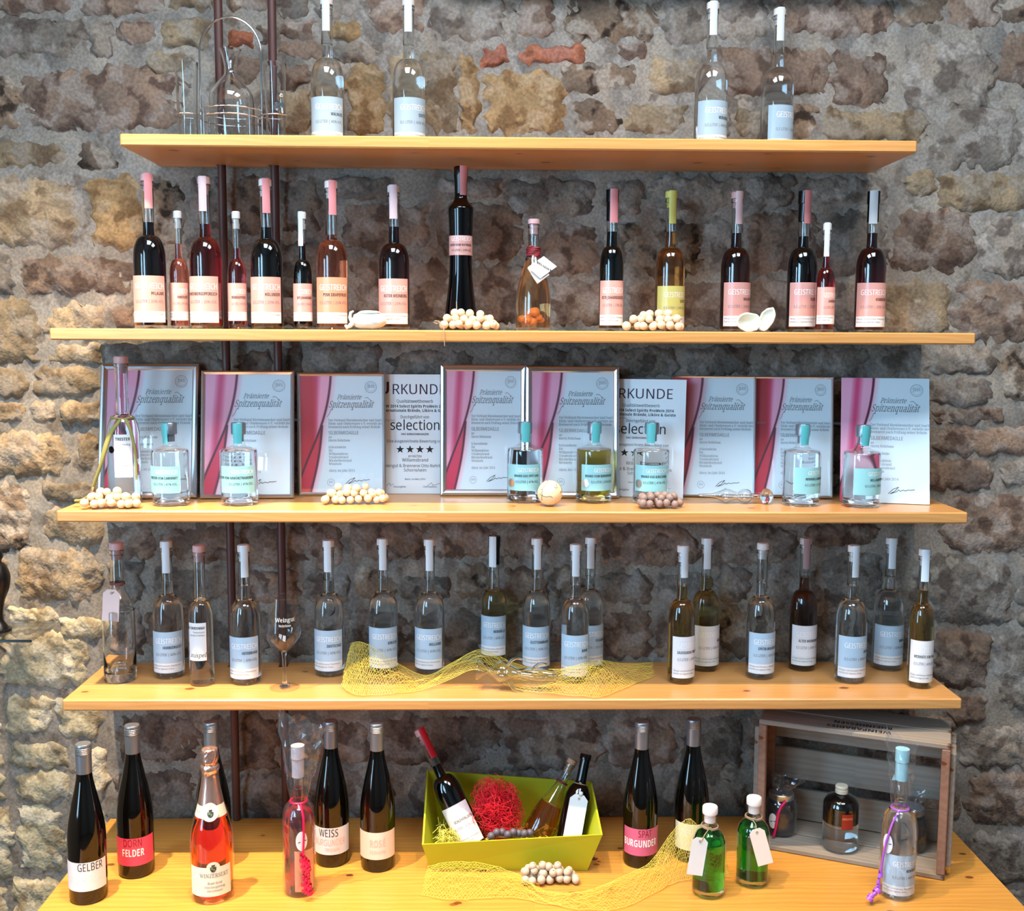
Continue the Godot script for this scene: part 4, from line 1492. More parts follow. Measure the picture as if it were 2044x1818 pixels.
func bead_bunch(p: Vector3, length: float, height: float, mat: Material, seed_: int, turn: float, count: int, label: String, group: String, stalk: bool) -> void:
	var o := thing("bead_bunch", label, "bead bunch", p, group)
	o.rotation.y = turn
	var rng := RandomNumberGenerator.new()
	rng.seed = seed_
	var r := 0.0092
	var mesh := bead_mesh(r, 0)
	var n := 0
	var placed := []
	# three rows on the board, two on top of them and a ridge; the bunch thins out to one end
	for layer in [[0.0, [-0.0175, 0.0, 0.0175], 0.5], [0.0135, [-0.0085, 0.0085], 0.43], [0.0265, [0.0], 0.30]]:
		for row in layer[1]:
			var span: float = length * layer[2]
			var x: float = -span + rng.randf_range(0.0, 0.008)
			while x < span and n < count:
				var taper := 1.0 - 0.40 * (x + length * 0.5) / length
				placed.append(Vector3(x + rng.randf_range(-0.0035, 0.0035), r + 0.0008 + layer[0] * (0.75 + 0.25 * taper) + rng.randf_range(0.0, 0.0045), row * taper + rng.randf_range(-0.0035, 0.0035)))
				n += 1
				x += r * 1.98
	for q in placed:
		var b := part(o, "bead", mesh, mat)
		b.position = q
		b.basis = Basis.from_euler(Vector3(rng.randf_range(-0.9, 0.9), rng.randf_range(-1.2, 1.2), rng.randf_range(-0.9, 0.9))) * rng.randf_range(0.92, 1.06)
	part(o, "stem", tube([Vector3(-length * 0.45, 0.016, 0), Vector3(-length * 0.1, 0.016, 0.001), Vector3(length * 0.4, 0.013, 0)], 0.0018, 6), M.twine)
	if stalk:
		part(o, "bow", tube([Vector3(-length * 0.62, 0.020, 0.016), Vector3(-length * 0.55, 0.019, 0.020), Vector3(-length * 0.47, 0.008, 0.032), Vector3(-length * 0.455, 0.0035, 0.0408), Vector3(-length * 0.45, -0.020, 0.0412), Vector3(-length * 0.44, -0.034, 0.0415)], 0.0013, 6, false, 0.0008), M.twine)
		part(o, "bow", tube([Vector3(-length * 0.47, 0.016, 0.012), Vector3(-length * 0.60, 0.014, 0.020), Vector3(-length * 0.64, 0.017, 0.022)], 0.0022, 6, false, 0.0012), M.twine)
		part(o, "upright_string", tube([Vector3(-length * 0.22, 0.03, 0), Vector3(-length * 0.215, 0.048, 0.002), Vector3(-length * 0.22, 0.062, 0.0)], 0.0009, 5), M.twine)


func bead_mesh(r: float, _v: int) -> ArrayMesh:
	if not M.has("bead_shape"):
		M.bead_shape = lathe([V(0, -r * 0.98), V(r * 0.38, -r * 0.92), V(r * 0.71, -r * 0.71), V(r * 0.92, -r * 0.38), V(r, 0), V(r * 0.92, r * 0.38), V(r * 0.71, r * 0.71), V(r * 0.38, r * 0.92), V(r * 0.16, r * 0.985), V(r * 0.12, r * 0.7), V(0, r * 0.65)], 14)
	return M.bead_shape


# ---------------------------------------------------------------- third shelf: squat bottles before the award sheets

func squat_bottle(label: String, x: float, z: float, liq: Material, product: String, turn: float, medal: bool, strip_turn: float) -> void:
	var b := thing("squat_bottle", label, "bottle", Vector3(x, Y3 + 0.0004, z), "squat gin style bottles before the award sheets")
	var R := 0.0425
	var prof := [V(0, 0.004), V(R * 0.85, 0.0), V(R * 0.97, 0.002), V(R, 0.008), V(R, 0.117), V(R * 0.985, 0.121), V(R * 0.93, 0.1245), V(R * 0.6, 0.1285), V(0.0185, 0.131), V(0.0155, 0.1335), V(0.0142, 0.138), V(0.0142, 0.150), V(0.0155, 0.151), V(0.0155, 0.157), V(0.013, 0.158)]
	part(b, "glass", lathe(prof, 48), M.glass)
	part(b, "thick_base", lathe([V(0, 0.006), V(R * 0.86, 0.003), V(R * 0.96, 0.007), V(R * 0.955, 0.016), V(R * 0.8, 0.019), V(0, 0.016)], 40), M.clear_liquid)
	part(b, "liquid", lathe(fill_of(prof, 0.0026, 0.0205, 0.1225), 48), liq)
	part(b, "stopper", lathe([V(0, 0.142), V(0.0112, 0.142), V(0.0114, 0.1585), V(0.0162, 0.1585), V(0.0166, 0.162), V(0.0166, 0.182), V(0.015, 0.1845), V(0, 0.185)], 32), M.cap_grey)
	part(b, "seal_strip", lathe([V(0.0149, 0.138), V(0.0158, 0.152), V(0.0171, 0.162), V(0.0171, 0.1835), V(0.001, 0.1856)], 10, strip_turn - 0.65, strip_turn + 0.65), colour("turquoise_strip", Color(0.36, 0.70, 0.70), 0.4))
	var l := wrap_label(b, R + 0.0005, 0.030, 0.090, turn, 2.0, colour("turquoise_paper", Color(0.55, 0.76, 0.78), 0.3))
	var pl := round_place(R + 0.0009, turn)
	print_on(l, [["GEISTREICH", sans, 0.012, 0.038, 0.070, 1.0, 0.8]], pl, M.pale_ink, "pale_lettering")
	print_on(l, [[product, sans_bold, 0.0078, 0.038, 0.0595, 1.0, 0.75], ["0,5 LITER | 41% VOL.", sans, 0.0072, 0.038, 0.046, 1.0, 0.85]], pl, M.ink)
	if medal:
		var st := start()
		var ml := round_place(R + 0.0012, turn - 0.72)
		for i in 20:
			var a := TAU * i / 20
			var a2 := TAU * (i + 1) / 20
			tri(st, ml.call(0.0, 0.047), ml.call(cos(a) * 0.0095, 0.047 + sin(a) * 0.0095), ml.call(cos(a2) * 0.0095, 0.047 + sin(a2) * 0.0095))
		part(l, "medal_sticker", done(st), M.silver)


func build_award_shelf() -> void:
	var clear := M.clear_liquid as Material
	squat_bottle("squat clear bottle with turquoise strip, left of all squat bottles, beside the raffia tied bottle", -0.834, 0.197, clear, "TRESTER VOM CABERNET", -0.25, false, -0.65)
	squat_bottle("squat clear bottle before the second framed sheet from the left", -0.682, 0.190, clear, "TRESTER VOM GEWÜRZTRAMINER", 0.1, false, 0.05)
	squat_bottle("squat clear bottle with a dark medal sticker, directly left of the cream ball", -0.037, 0.140, clear, "BRAND AUS SPÄTLESE", -0.1, true, 0.1)
	squat_bottle("squat bottle of golden yellow spirit, right of the cream ball", 0.123, 0.140, liquid(Color(0.78, 0.68, 0.28)), "BRAND VOM BIRNENFASS", 0.2, true, 0.25)
	squat_bottle("squat clear bottle behind the grey brown bead bunch, before the four star diploma", 0.255, 0.150, clear, "BRAND AUS KIRSCHEN", -0.15, true, -0.3)
	squat_bottle("squat clear bottle second from the right on the award sheet shelf", 0.594, 0.183, clear, "MIRABELLENBRAND", 0.35, false, 0.15)
	squat_bottle("squat clear bottle at the right end, before the tilted unframed sheet", 0.727, 0.198, clear, "WILLIAMSBIRNE", 0.3, false, 0.2)
	# tall bottle with raffia
	var b := spirit("raffia_bottle", "tall clear bottle tied with olive raffia, before the leftmost award sheet", "", -0.944, Y3, 0.175, {"R": 0.0365, "h": 0.331, "rn": 0.0135, "liquid": M.clear_liquid, "fill": 0.205, "cap": M.rose_plastic})
	var lab := wrap_label(b, 0.037, 0.062, 0.158, 0.28, 1.1, M.white_paper)
	print_on(lab, [["TRESTER", sans_bold, 0.0095, 0.016, 0.142, 1.0, 0.85]], round_place(0.0374, 0.28), M.ink)
	print_on(lab, [["vom Riesling", sans, 0.006, 0.016, 0.132, 1.0, 0.85], ["0,5 l  42% vol", sans, 0.006, 0.016, 0.085, 1.0, 0.85]], round_place(0.0374, 0.28), M.grey_ink, "small_print")
	wrap_label(b, 0.037, 0.030, 0.061, 0.28, 1.1, colour("grey_paper", Color(0.42, 0.43, 0.46), 0.6), "lower_label")
	var st := start()
	for i in 16:
		var a := -0.35 + TAU * i / 16
		var a2 := -0.35 + TAU * (i + 1) / 16
		var ml := round_place(0.0376, -0.45)
		tri(st, ml.call(0, 0.124), ml.call(cos(a) * 0.008, 0.124 + sin(a) * 0.008), ml.call(cos(a2) * 0.008, 0.124 + sin(a2) * 0.008))
	part(b, "medal_sticker", done(st), M.black_foil)
	# the raffia cord: round the neck, down both sides, out to the shelf corner
	var loop := []
	for i in 30:
		var a := TAU * i / 15.0
		loop.append(Vector3(sin(a) * 0.0245, 0.190 + 0.0022 * i / 15.0 + 0.001 * sin(i * 1.9), cos(a) * 0.0245))
	var r := part(b, "raffia_cord", tube(loop, 0.0026, 7), M.raffia)
	for k in 3:
		var w := k * 0.0022
		part(r, "trailing_strand", tube(curve([Vector3(0.004, 0.190, 0.026), Vector3(-0.012 - w, 0.165, 0.036), Vector3(-0.026 - w, 0.125, 0.041), Vector3(-0.040, 0.085 + w, 0.040), Vector3(-0.056, 0.050 + w, 0.032), Vector3(-0.070, 0.018 + w, 0.020 + w), Vector3(-0.090 - w, 0.0075, 0.010), Vector3(-0.112, 0.0045, 0.0 + w)], 5), 0.0042 - k * 0.0006, 7, false, 0.003), M.raffia)
	part(r, "hanging_strand", tube(curve([Vector3(0.014, 0.190, 0.022), Vector3(0.025, 0.170, 0.029), Vector3(0.0315, 0.13, 0.0225), Vector3(0.033, 0.09, 0.0205), Vector3(0.0325, 0.055, 0.0205)], 5), 0.0042, 7, false, 0.0025), M.raffia)
	part(r, "leaf_end", tube(curve([Vector3(-0.070, 0.016, 0.022), Vector3(-0.063, 0.032, 0.036), Vector3(-0.056, 0.040, 0.042), Vector3(-0.060, 0.026, 0.044), Vector3(-0.072, 0.012, 0.034)], 5), 0.0016, 6), M.twine)
	bead_bunch(Vector3(-0.945, Y3, 0.252), 0.112, 0.03, M.bead, 21, 0.06, 34, "bunch of cream wooden beads below the raffia tied bottle, left shelf end", "wooden bead bunches", false)
	bead_bunch(Vector3(-0.422, Y3, 0.18), 0.142, 0.03, M.bead, 33, 0.04, 42, "bunch of cream wooden beads before the red ribbon award sheet and cut off diploma", "wooden bead bunches", false)
	bead_bunch(Vector3(0.264, Y3, 0.235), 0.096, 0.02, M.grey_bead, 40, 0.08, 26, "bunch of grey brown beads before a squat clear bottle under the four star diploma", "wooden bead bunches", false)
	# cream ball with dark cracks
	var o := thing("decorative_ball", "cream decorative ball with dark crack lines between squat bottles", "ball", Vector3(0.018, Y3 + 0.0004, 0.207))
	st = start()
	st.set_smooth_group(0)
	ball(0.0285, Vector3(0, 0.0287, 0), st, 32, 20)
	part(o, "shell", done(st), colour("ivory", Color(0.88, 0.80, 0.64), 0.55))
	st = start()
	var rng := RandomNumberGenerator.new()
	rng.seed = 77
	for k in 11:
		var d := Vector3(rng.randfn(), rng.randfn(), rng.randfn() + 0.5).normalized()
		var turn := Vector3(rng.randfn(), rng.randfn(), rng.randfn()).normalized()
		var pts := []
		for i in 9:
			pts.append(Vector3(0, 0.0287, 0) + d * 0.0285)
			turn = (turn + Vector3(rng.randfn(), rng.randfn(), rng.randfn()) * 0.35).normalized()
			d = (d + d.cross(turn) * 0.17).normalized()
		tube_into(st, pts, 0.0006, 4)
	part(o, "crack_line", done(st), colour("crack", Color(0.25, 0.2, 0.14), 0.8))
	# lying blown glass pourer: bulbs, a stem and a round foot
	var p := thing("glass_pourer", "clear blown glass pourer with bulbs lying before the thin framed award sheets", "glass ornament", Vector3(0.448, Y3 + 0.018, 0.165))
	p.basis = Basis(Vector3.UP, -0.12) * Basis(Vector3.BACK, -PI / 2)
	part(p, "body", lathe(walled(smooth_profile([V(0.0, -0.085), V(0.003, -0.080), V(0.005, -0.05), V(0.012, -0.035), V(0.0172, -0.02), V(0.011, -0.004), V(0.0085, 0.004), V(0.014, 0.012), V(0.0172, 0.022), V(0.012, 0.034), V(0.0065, 0.038), V(0.006, 0.056)], 5), 0.0013, -0.078), 32), M.solid_glass)
	part(p, "inner_tube", lathe([V(0.0, -0.03), V(0.003, -0.03), V(0.003, 0.05), V(0, 0.05)], 16), M.solid_glass)
	part(p, "foot", lathe(smooth_profile([V(0.006, 0.056), V(0.010, 0.060), V(0.0172, 0.064), V(0.0175, 0.074), V(0.009, 0.084), V(0, 0.085)], 4), 32), M.solid_glass)


func curve(pts: Array, steps: int) -> Array:
	var out := []
	for i in pts.size() - 1:
		var a: Vector3 = pts[i]
		var b: Vector3 = pts[i + 1]
		var pre: Vector3 = pts[maxi(i - 1, 0)]
		var post: Vector3 = pts[mini(i + 2, pts.size() - 1)]
		for k in steps:
			out.append(a.cubic_interpolate(b, pre, post, k / float(steps)))
	out.append(pts[-1])
	return out


# ---------------------------------------------------------------- fourth shelf: clear spirits

func build_spirit_shelf() -> void:
	var y := Y4
	var pale := colour("spirit_paper", Color(0.66, 0.75, 0.82), 0.28)
	var white := colour("white_label", Color(0.88, 0.87, 0.88), 0.35)
	var gold := liquid(Color(0.80, 0.68, 0.38))
	var olive := liquid(Color(0.80, 0.73, 0.46))
	var brown := liquid(Color(0.55, 0.30, 0.15))
	var white_strip := colour("white_strip", Color(0.90, 0.93, 0.95), 0.4)
	var g := "clear spirit bottles on the shelf above the table"
	var c := M.clear_liquid as Material
	var rows := [
		[-0.873, 0.117, 0.0355, c, "clear spirit bottle standing back between the tagged bottle and the slim white label bottle", "HIMBEERGEIST", {"turn": 0.1, "strip_turn": 0.15}],
		[-0.683, 0.162, 0.0355, c, "clear spirit bottle in front of the left metal rod, left of the wine glass", "HEFEBRAND", {"turn": -0.05, "strip_turn": 0.35}],
		[-0.497, 0.104, 0.0355, c, "clear spirit bottle directly right of the wine glass", "ZWETSCHGE", {"turn": -0.1, "strip_turn": -0.1}],
		[-0.372, 0.081, 0.0355, c, "clear spirit bottle at the left end of the yellow net ribbon", "KIRSCHE", {"turn": 0.05, "strip_turn": 0.1}],
		[-0.260, 0.089, 0.0355, c, "clear spirit bottle behind the low dip of the yellow net ribbon", "WILLIAMS", {"turn": -0.2, "strip_turn": 0.0}],
		[-0.106, 0.050, 0.0320, olive, "olive yellow spirit bottle with black and white neck, behind the glass fish", "MIRABELLE", {"turn": -0.15, "strip_turn": -0.35, "sleeve": M.black_foil, "l0": 0.036, "l1": 0.133, "fill": 0.19}],
		[-0.004, 0.074, 0.0340, c, "clear spirit bottle above the tail of the glass fish", "QUITTENBRAND", {"turn": -0.15, "strip_turn": 0.1}],
		[0.083, 0.149, 0.0330, c, "clear spirit bottle over the yellow net, with another bottle half hidden behind it", "BIRNE", {"turn": -0.1, "strip_turn": -0.05}],
		[0.126, 0.062, 0.0330, c, "clear spirit bottle half hidden behind another one over the yellow net", "PFLAUME", {"turn": 0.1, "strip_turn": -0.1}],
		[0.331, 0.162, 0.0320, gold, "golden spirit bottle standing before another golden one, right of the yellow net", "SAUVIGNON TRESTER", {"turn": 0.35, "strip_turn": 0.2, "paper": white}],
		[0.406, 0.067, 0.0340, olive, "golden spirit bottle standing back, partly covered by the golden one on its left", "NUSS", {"turn": 0.15, "strip_turn": -0.1, "paper": white}],
		[0.525, 0.129, 0.0340, c, "clear spirit bottle with a bare white stopper between the golden pair and the brown bottle", "SPÄTBURGUNDER", {"turn": 0.1, "bare": true}],
		[0.645, 0.065, 0.0330, brown, "brown spirit bottle standing back with a pinkish neck strip", "ALTER WEINBRAND", {"turn": 0.05, "strip_turn": 0.0, "paper": white, "strip": colour("dusky_strip", Color(0.66, 0.52, 0.52), 0.5)}],
		[0.731, 0.157, 0.0360, c, "clear spirit bottle third from the right, its label strongly bluish, near the shelf front", "APFEL", {"turn": 0.05, "strip_turn": 0.15}],
		[0.855, 0.062, 0.0365, c, "clear spirit bottle standing back second from the right, with a bright blue lit label", "BIRNE", {"turn": -0.15, "strip_turn": -0.1}],
		[0.880, 0.201, 0.0280, gold, "slim golden spirit bottle at the right end of the shelf above the table", "WEINHEFE VOM FASS", {"turn": -0.1, "strip_turn": -0.2, "paper": white}],
	]
	for r in rows:
		var d := {"R": r[2], "h": 0.323, "liquid": r[3], "fill": 0.228, "paper": pale, "product": r[5], "strip": white_strip, "l0": 0.016, "l1": 0.114}
		d.merge(r[6], true)
		if d.has("bare"):
			d.erase("strip")
		spirit("spirit_bottle", r[4], g, r[0], y, r[1], d)
	# slim bottle with an upright white label
	var s := spirit("slim_bottle", "slim clear bottle with tall white label, third from the left above the table", "", -0.781, y, 0.177, {"R": 0.0285, "h": 0.325, "liquid": c, "fill": 0.20, "cap": M.rose_plastic})
	var l := wrap_label(s, 0.029, 0.062, 0.150, -0.08, 1.5, M.white_paper)
	var pl := round_place(0.0294, -0.08)
	print_on(l, [["OPUS DE CHARDONNAY", sans_bold, 0.0085, 0.019, 0.133, 1.0, 0.62], ["mispel", serif, 0.013, -0.018, 0.067, 0.0, 0.9, 0.3]], pl, M.ink)
	print_on(l, [["Tresterbrand", sans, 0.0055, 0.018, 0.125, 1.0, 0.85], ["aus dem Holzfass", sans, 0.0055, 0.018, 0.118, 1.0, 0.85]], pl, M.grey_ink, "small_print")
	# open shouldered bottle with a paper tag and a punt
	var t := thing("tagged_bottle", "clear bottle with raised punt and paper hang tag, leftmost above the table", "bottle", Vector3(-0.979, y + 0.0004, 0.146))
	var prof := [V(0, 0.040), V(0.012, 0.036), V(0.022, 0.018), V(0.030, 0.001), V(0.0345, 0.0), V(0.0365, 0.004)] + smooth_profile([V(0.0365, 0.01), V(0.0365, 0.15), V(0.0345, 0.170), V(0.028, 0.192), V(0.0185, 0.212), V(0.0152, 0.235), V(0.0142, 0.296)], 4) + [V(0.0158, 0.297), V(0.0158, 0.307), V(0.014, 0.308)]
	part(t, "glass", lathe(walled(prof, 0.0026, 0.012), 44), M.solid_glass)
	stopper(t, 0.308, 0.0140, M.rose_plastic, 0.017)
	twine_wrap(t, 0.0150, 0.226, 3, 0.0013, colour("red_twine", Color(0.55, 0.33, 0.30), 0.9))
	hang_tag(t, Vector3(-0.002, 0.222, 0.033), Vector2(0.038, 0.074), -0.07, -0.02, colour("rosy_card", Color(0.86, 0.76, 0.74), 0.8))
	part(t, "string", tube([Vector3(0.010, 0.228, 0.012), Vector3(0.012, 0.222, 0.026), Vector3(0.000, 0.214, 0.036)], 0.0009, 5), M.red_twine)
	# wine glass with engraved lettering
	var w := thing("wine_glass", "stemmed wine glass with engraved lettering before the right metal rod", "wine glass", Vector3(-0.585, y + 0.0004, 0.209))
	part(w, "bowl", lathe(smooth_profile([V(0.0045, 0.085), V(0.012, 0.090), V(0.026, 0.104), V(0.0375, 0.122), V(0.0392, 0.138), V(0.037, 0.165), V(0.0318, 0.213)], 5), 44), M.glass)
	part(w, "rim", tube(circle(0.0318, 0.213, 36), 0.0008, 6, true), M.glass)
	part(w, "stem", lathe(smooth_profile([V(0.0, 0.001), V(0.012, 0.004), V(0.0055, 0.012), V(0.0042, 0.03), V(0.0042, 0.07), V(0.006, 0.084), V(0.0, 0.088)], 4), 24), M.clear_liquid)
	part(w, "foot", lathe([V(0, 0.0), V(0.034, 0.0), V(0.0345, 0.0012), V(0.02, 0.0035), V(0.0, 0.0055)], 40), M.glass)
	print_on(w, [["Weingut", serif, 0.0125, -0.012, 0.160, 0.0, 0.9], ["Nehrbass", serif, 0.007, -0.004, 0.150, 0.0, 0.9]], func(x: float, yy: float) -> Vector3: return Vector3(sin(x / 0.0378) * 0.0378, yy, cos(x / 0.0378) * 0.0378 + 0.0004), colour("etched", Color(0.85, 0.85, 0.86), 0.8), "engraving")
	# yellow net ribbon winding along the shelf
	net_ribbon("yellow net ribbon winding between the clear spirits and under the glass fish", Vector3(0, y, 0), [
		[-0.455, 0.215, 0.010, 0.115, 0.075], [-0.425, 0.262, 0.004, 0.150, 0.090], [-0.385, 0.272, 0.003, 0.185, 0.082], [-0.33, 0.258, 0.003, 0.155, 0.035], [-0.27, 0.235, 0.003, 0.150, 0.010],
		[-0.205, 0.205, 0.018, 0.135, 0.040], [-0.145, 0.205, 0.040, 0.12, 0.062], [-0.06, 0.235, 0.006, 0.130, 0.030], [0.02, 0.268, 0.006, 0.205, 0.040],
		[0.085, 0.284, 0.004, 0.200, 0.052], [0.135, 0.282, 0.003, 0.165, 0.050], [0.20, 0.215, 0.003, 0.110, 0.024], [0.275, 0.135, 0.003, 0.05, 0.010]], 31)
	# blown glass fish
	var f := thing("glass_fish", "clear blown glass fish bottle lying on the yellow net ribbon", "glass ornament", Vector3(-0.048, y + 0.040, 0.228))
	f.basis = Basis(Vector3.UP, -0.1) * Basis(Vector3.BACK, PI / 2 - 0.05)
	part(f, "body", lathe(walled(smooth_profile([V(0.0, -0.088), V(0.007, -0.086), V(0.013, -0.07), V(0.016, -0.04), V(0.013, -0.015), V(0.010, 0.002), V(0.016, 0.018), V(0.0235, 0.035), V(0.0225, 0.050), V(0.010, 0.064), V(0.006, 0.070), V(0.012, 0.080), V(0.0215, 0.094), V(0.022, 0.098)], 5), 0.0014, -0.085), 36), M.solid_glass)
	for q in [[Vector3(0.018, 0.028, 0), 0.9], [Vector3(-0.02, 0.02, 0.01), -1.0], [Vector3(0.012, -0.03, 0.006), 0.7]]:
		var st := start()
		st.set_smooth_group(0)
		var p0: Vector3 = q[0]
		var sg: float = signf(q[1])
		tube_into(st, curve([p0, p0 + Vector3(0.010 * sg, -0.006, 0.004), p0 + Vector3(0.018 * sg, -0.018, 0.006), p0 + Vector3(0.016 * sg, -0.032, 0.004)], 4), 0.005, 8, false, 0.0022)
		part(f, "fin", done(st), M.clear_liquid)


func net_ribbon(label: String, origin: Vector3, rows: Array, seed_: int) -> void:
	# rows along the ribbon: x, near edge z and y, far edge z and y
	var near := []
	var far := []
	for r in rows:
		near.append(origin + Vector3(r[0], r[2] + 0.0012, r[1]))
		far.append(origin + Vector3(r[0] + 0.008, r[4] + 0.0012, r[3]))
	near = curve(near, 8)
	far = curve(far, 8)
	var n := near.size()
	var rng := RandomNumberGenerator.new()
	rng.seed = seed_
	var spot := func(u: float, v: float) -> Vector3:
		var i := clampi(int(u), 0, n - 2)
		var f := clampf(u - i, 0.0, 1.0)
		var a: Vector3 = (near[i] as Vector3).lerp(near[i + 1], f)
		var b: Vector3 = (far[i] as Vector3).lerp(far[i + 1], f)
		var p := a.lerp(b, v)
		p.y += sin(v * PI) * 0.005 + relief.get_noise_2d(p.x * 30.0, v * 5.0 + seed_) * 0.009 * sin(v * PI)
		p.y = maxf(p.y, origin.y + 0.001)
		p.z += relief.get_noise_2d(p.x * 24.0 + 50.0, v * 4.0) * 0.006
		return p
	var st := start()
	var cells := n - 1
	# two crossing sets of slanted threads and a few running lengthways
	var k := -14.0
	while k < cells:
		for dir in [1.0, -1.0]:
			var pts := []
			for i in 9:
				var v := i / 8.0
				var u := k + (v if dir > 0 else 1.0 - v) * 9.0 + rng.randf_range(-0.25, 0.25)
				if u >= 0.0 and u <= cells:
					pts.append(spot.call(u, v))
			if pts.size() > 2:
				tube_into(st, pts, 0.00034, 3)
		k += 0.85
	for m in 13:
		var v := m / 12.0
		var pts := []
		for i in n:
			pts.append(spot.call(float(i), clampf(v + rng.randf_range(-0.015, 0.015), 0.0, 1.0)))
		tube_into(st, pts, 0.00055 if m == 0 or m == 12 else 0.0003, 3)
	var o := part(self, "net_ribbon", done(st), M.net)
	tag(o, label, "ribbon", "yellow net ribbons")


# ---------------------------------------------------------------- table

func film_bag(o: Node3D, R: float, tie: float, bottom: float, top_y: float, top_w: float, top_d: float, lean: float, seed_: int) -> void:
	# cellophane: close round the bottle, gathered at the neck, flaring above the tie
	var st := start()
	st.set_smooth_group(-1)
	var nu := 36
	var nv := 30
	var p := []
	for j in nv + 1:
		var t := j / float(nv)
		var y := lerpf(bottom, top_y, t)
		for i in nu:
			var a := TAU * i / nu
			var rx := 0.0
			var rz := 0.0
			var amp := 0.0016
			if y < tie:
				var k := clampf((tie - y) / 0.045, 0.0, 1.0)
				rx = lerpf(0.0165, R + 0.002, sqrt(1.0 - pow(1.0 - k, 2.0)))
				rz = rx
			else:
				var k2 := (y - tie) / (top_y - tie)
				rx = lerpf(0.0165, top_w, pow(k2, 0.75))
				rz = lerpf(0.0165, top_d, clampf(k2 * 1.6, 0.0, 1.0))
				amp = 0.0035 * minf(1.0, k2 * 5.0)
			var nz := relief.get_noise_3d(cos(a) * 1.7 + seed_, y * 34.0, sin(a) * 1.7)
			var fold := absf(relief.get_noise_3d(cos(a) * 3.3 + 9.0, y * 16.0, sin(a) * 3.3 + seed_)) * -1.0
			var r := 1.0
			var d := (nz + fold * 1.3) * amp * 2.0
			var lift := 0.0
			if j == nv:
				lift = relief.get_noise_2d(a * 0.9, seed_ + 2.0) * 0.02
			var jit := amp * 0.55
			p.append(Vector3(cos(a) * (rx + d) * r + maxf(0.0, y - tie) * lean + relief.get_noise_2d(i * 7.3, j * 9.1) * jit, y + lift + cos(a) * maxf(0.0, y - tie) * -0.10 + relief.get_noise_2d(i * 5.1 + 70.0, j * 8.3) * jit, sin(a) * (rz + d) + relief.get_noise_2d(i * 6.7, j * 7.7 + 30.0) * jit))
	for j in nv:
		for i in nu:
			var i2 := (i + 1) % nu
			quad(st, p[j * nu + i], p[(j + 1) * nu + i], p[(j + 1) * nu + i2], p[j * nu + i2])
	part(o, "cellophane", done(st), M.film)


func curl_ribbon(o: Node3D, start_: Vector3, end_: Vector3, turns: float, r: float, mat: Material) -> void:
	# a curled gift ribbon hanging in a spiral
	var st := start()
	st.set_smooth_group(0)
	var n := int(turns * 12)
	var ax := (end_ - start_).normalized()
	var s := ax.cross(Vector3.BACK).normalized()
	var q := ax.cross(s)
	var w := 0.0036
	var pre_a := Vector3.ZERO
	var pre_b := Vector3.ZERO
	for i in n + 1:
		var t := i / float(n)
		var a := TAU * turns * t
		var c := start_.lerp(end_, t) + (s * cos(a) + q * sin(a)) * r * (0.7 + 0.3 * sin(t * 9.0))
		var ea := c - ax * w + s * 0.001
		var eb := c + ax * w
		if i > 0:
			quad(st, pre_a, pre_b, eb, ea)
		pre_a = ea
		pre_b = eb
	part(o, "curled_ribbon", done(st), mat)


func oval_sticker(o: Node3D, r: float, turn: float, y: float, w: float, h: float) -> void:
	var st := start()
	st.set_smooth_group(0)
	var pl := round_place(r, turn)
	for i in 28:
		var a := TAU * i / 28
		var a2 := TAU * (i + 1) / 28
		tri(st, pl.call(0.0, y), pl.call(cos(a) * w, y + sin(a) * h), pl.call(cos(a2) * w, y + sin(a2) * h))
	var s := part(o, "oval_sticker", done(st), M.white_paper)
	st = start()
	stroke_into(st, [V(-w * 0.6, y - h * 0.14), V(w * 0.8, y + h * 0.06)], 0.0009, round_place(r + 0.0005, turn))
	part(s, "lettering", done(st), M.ink)


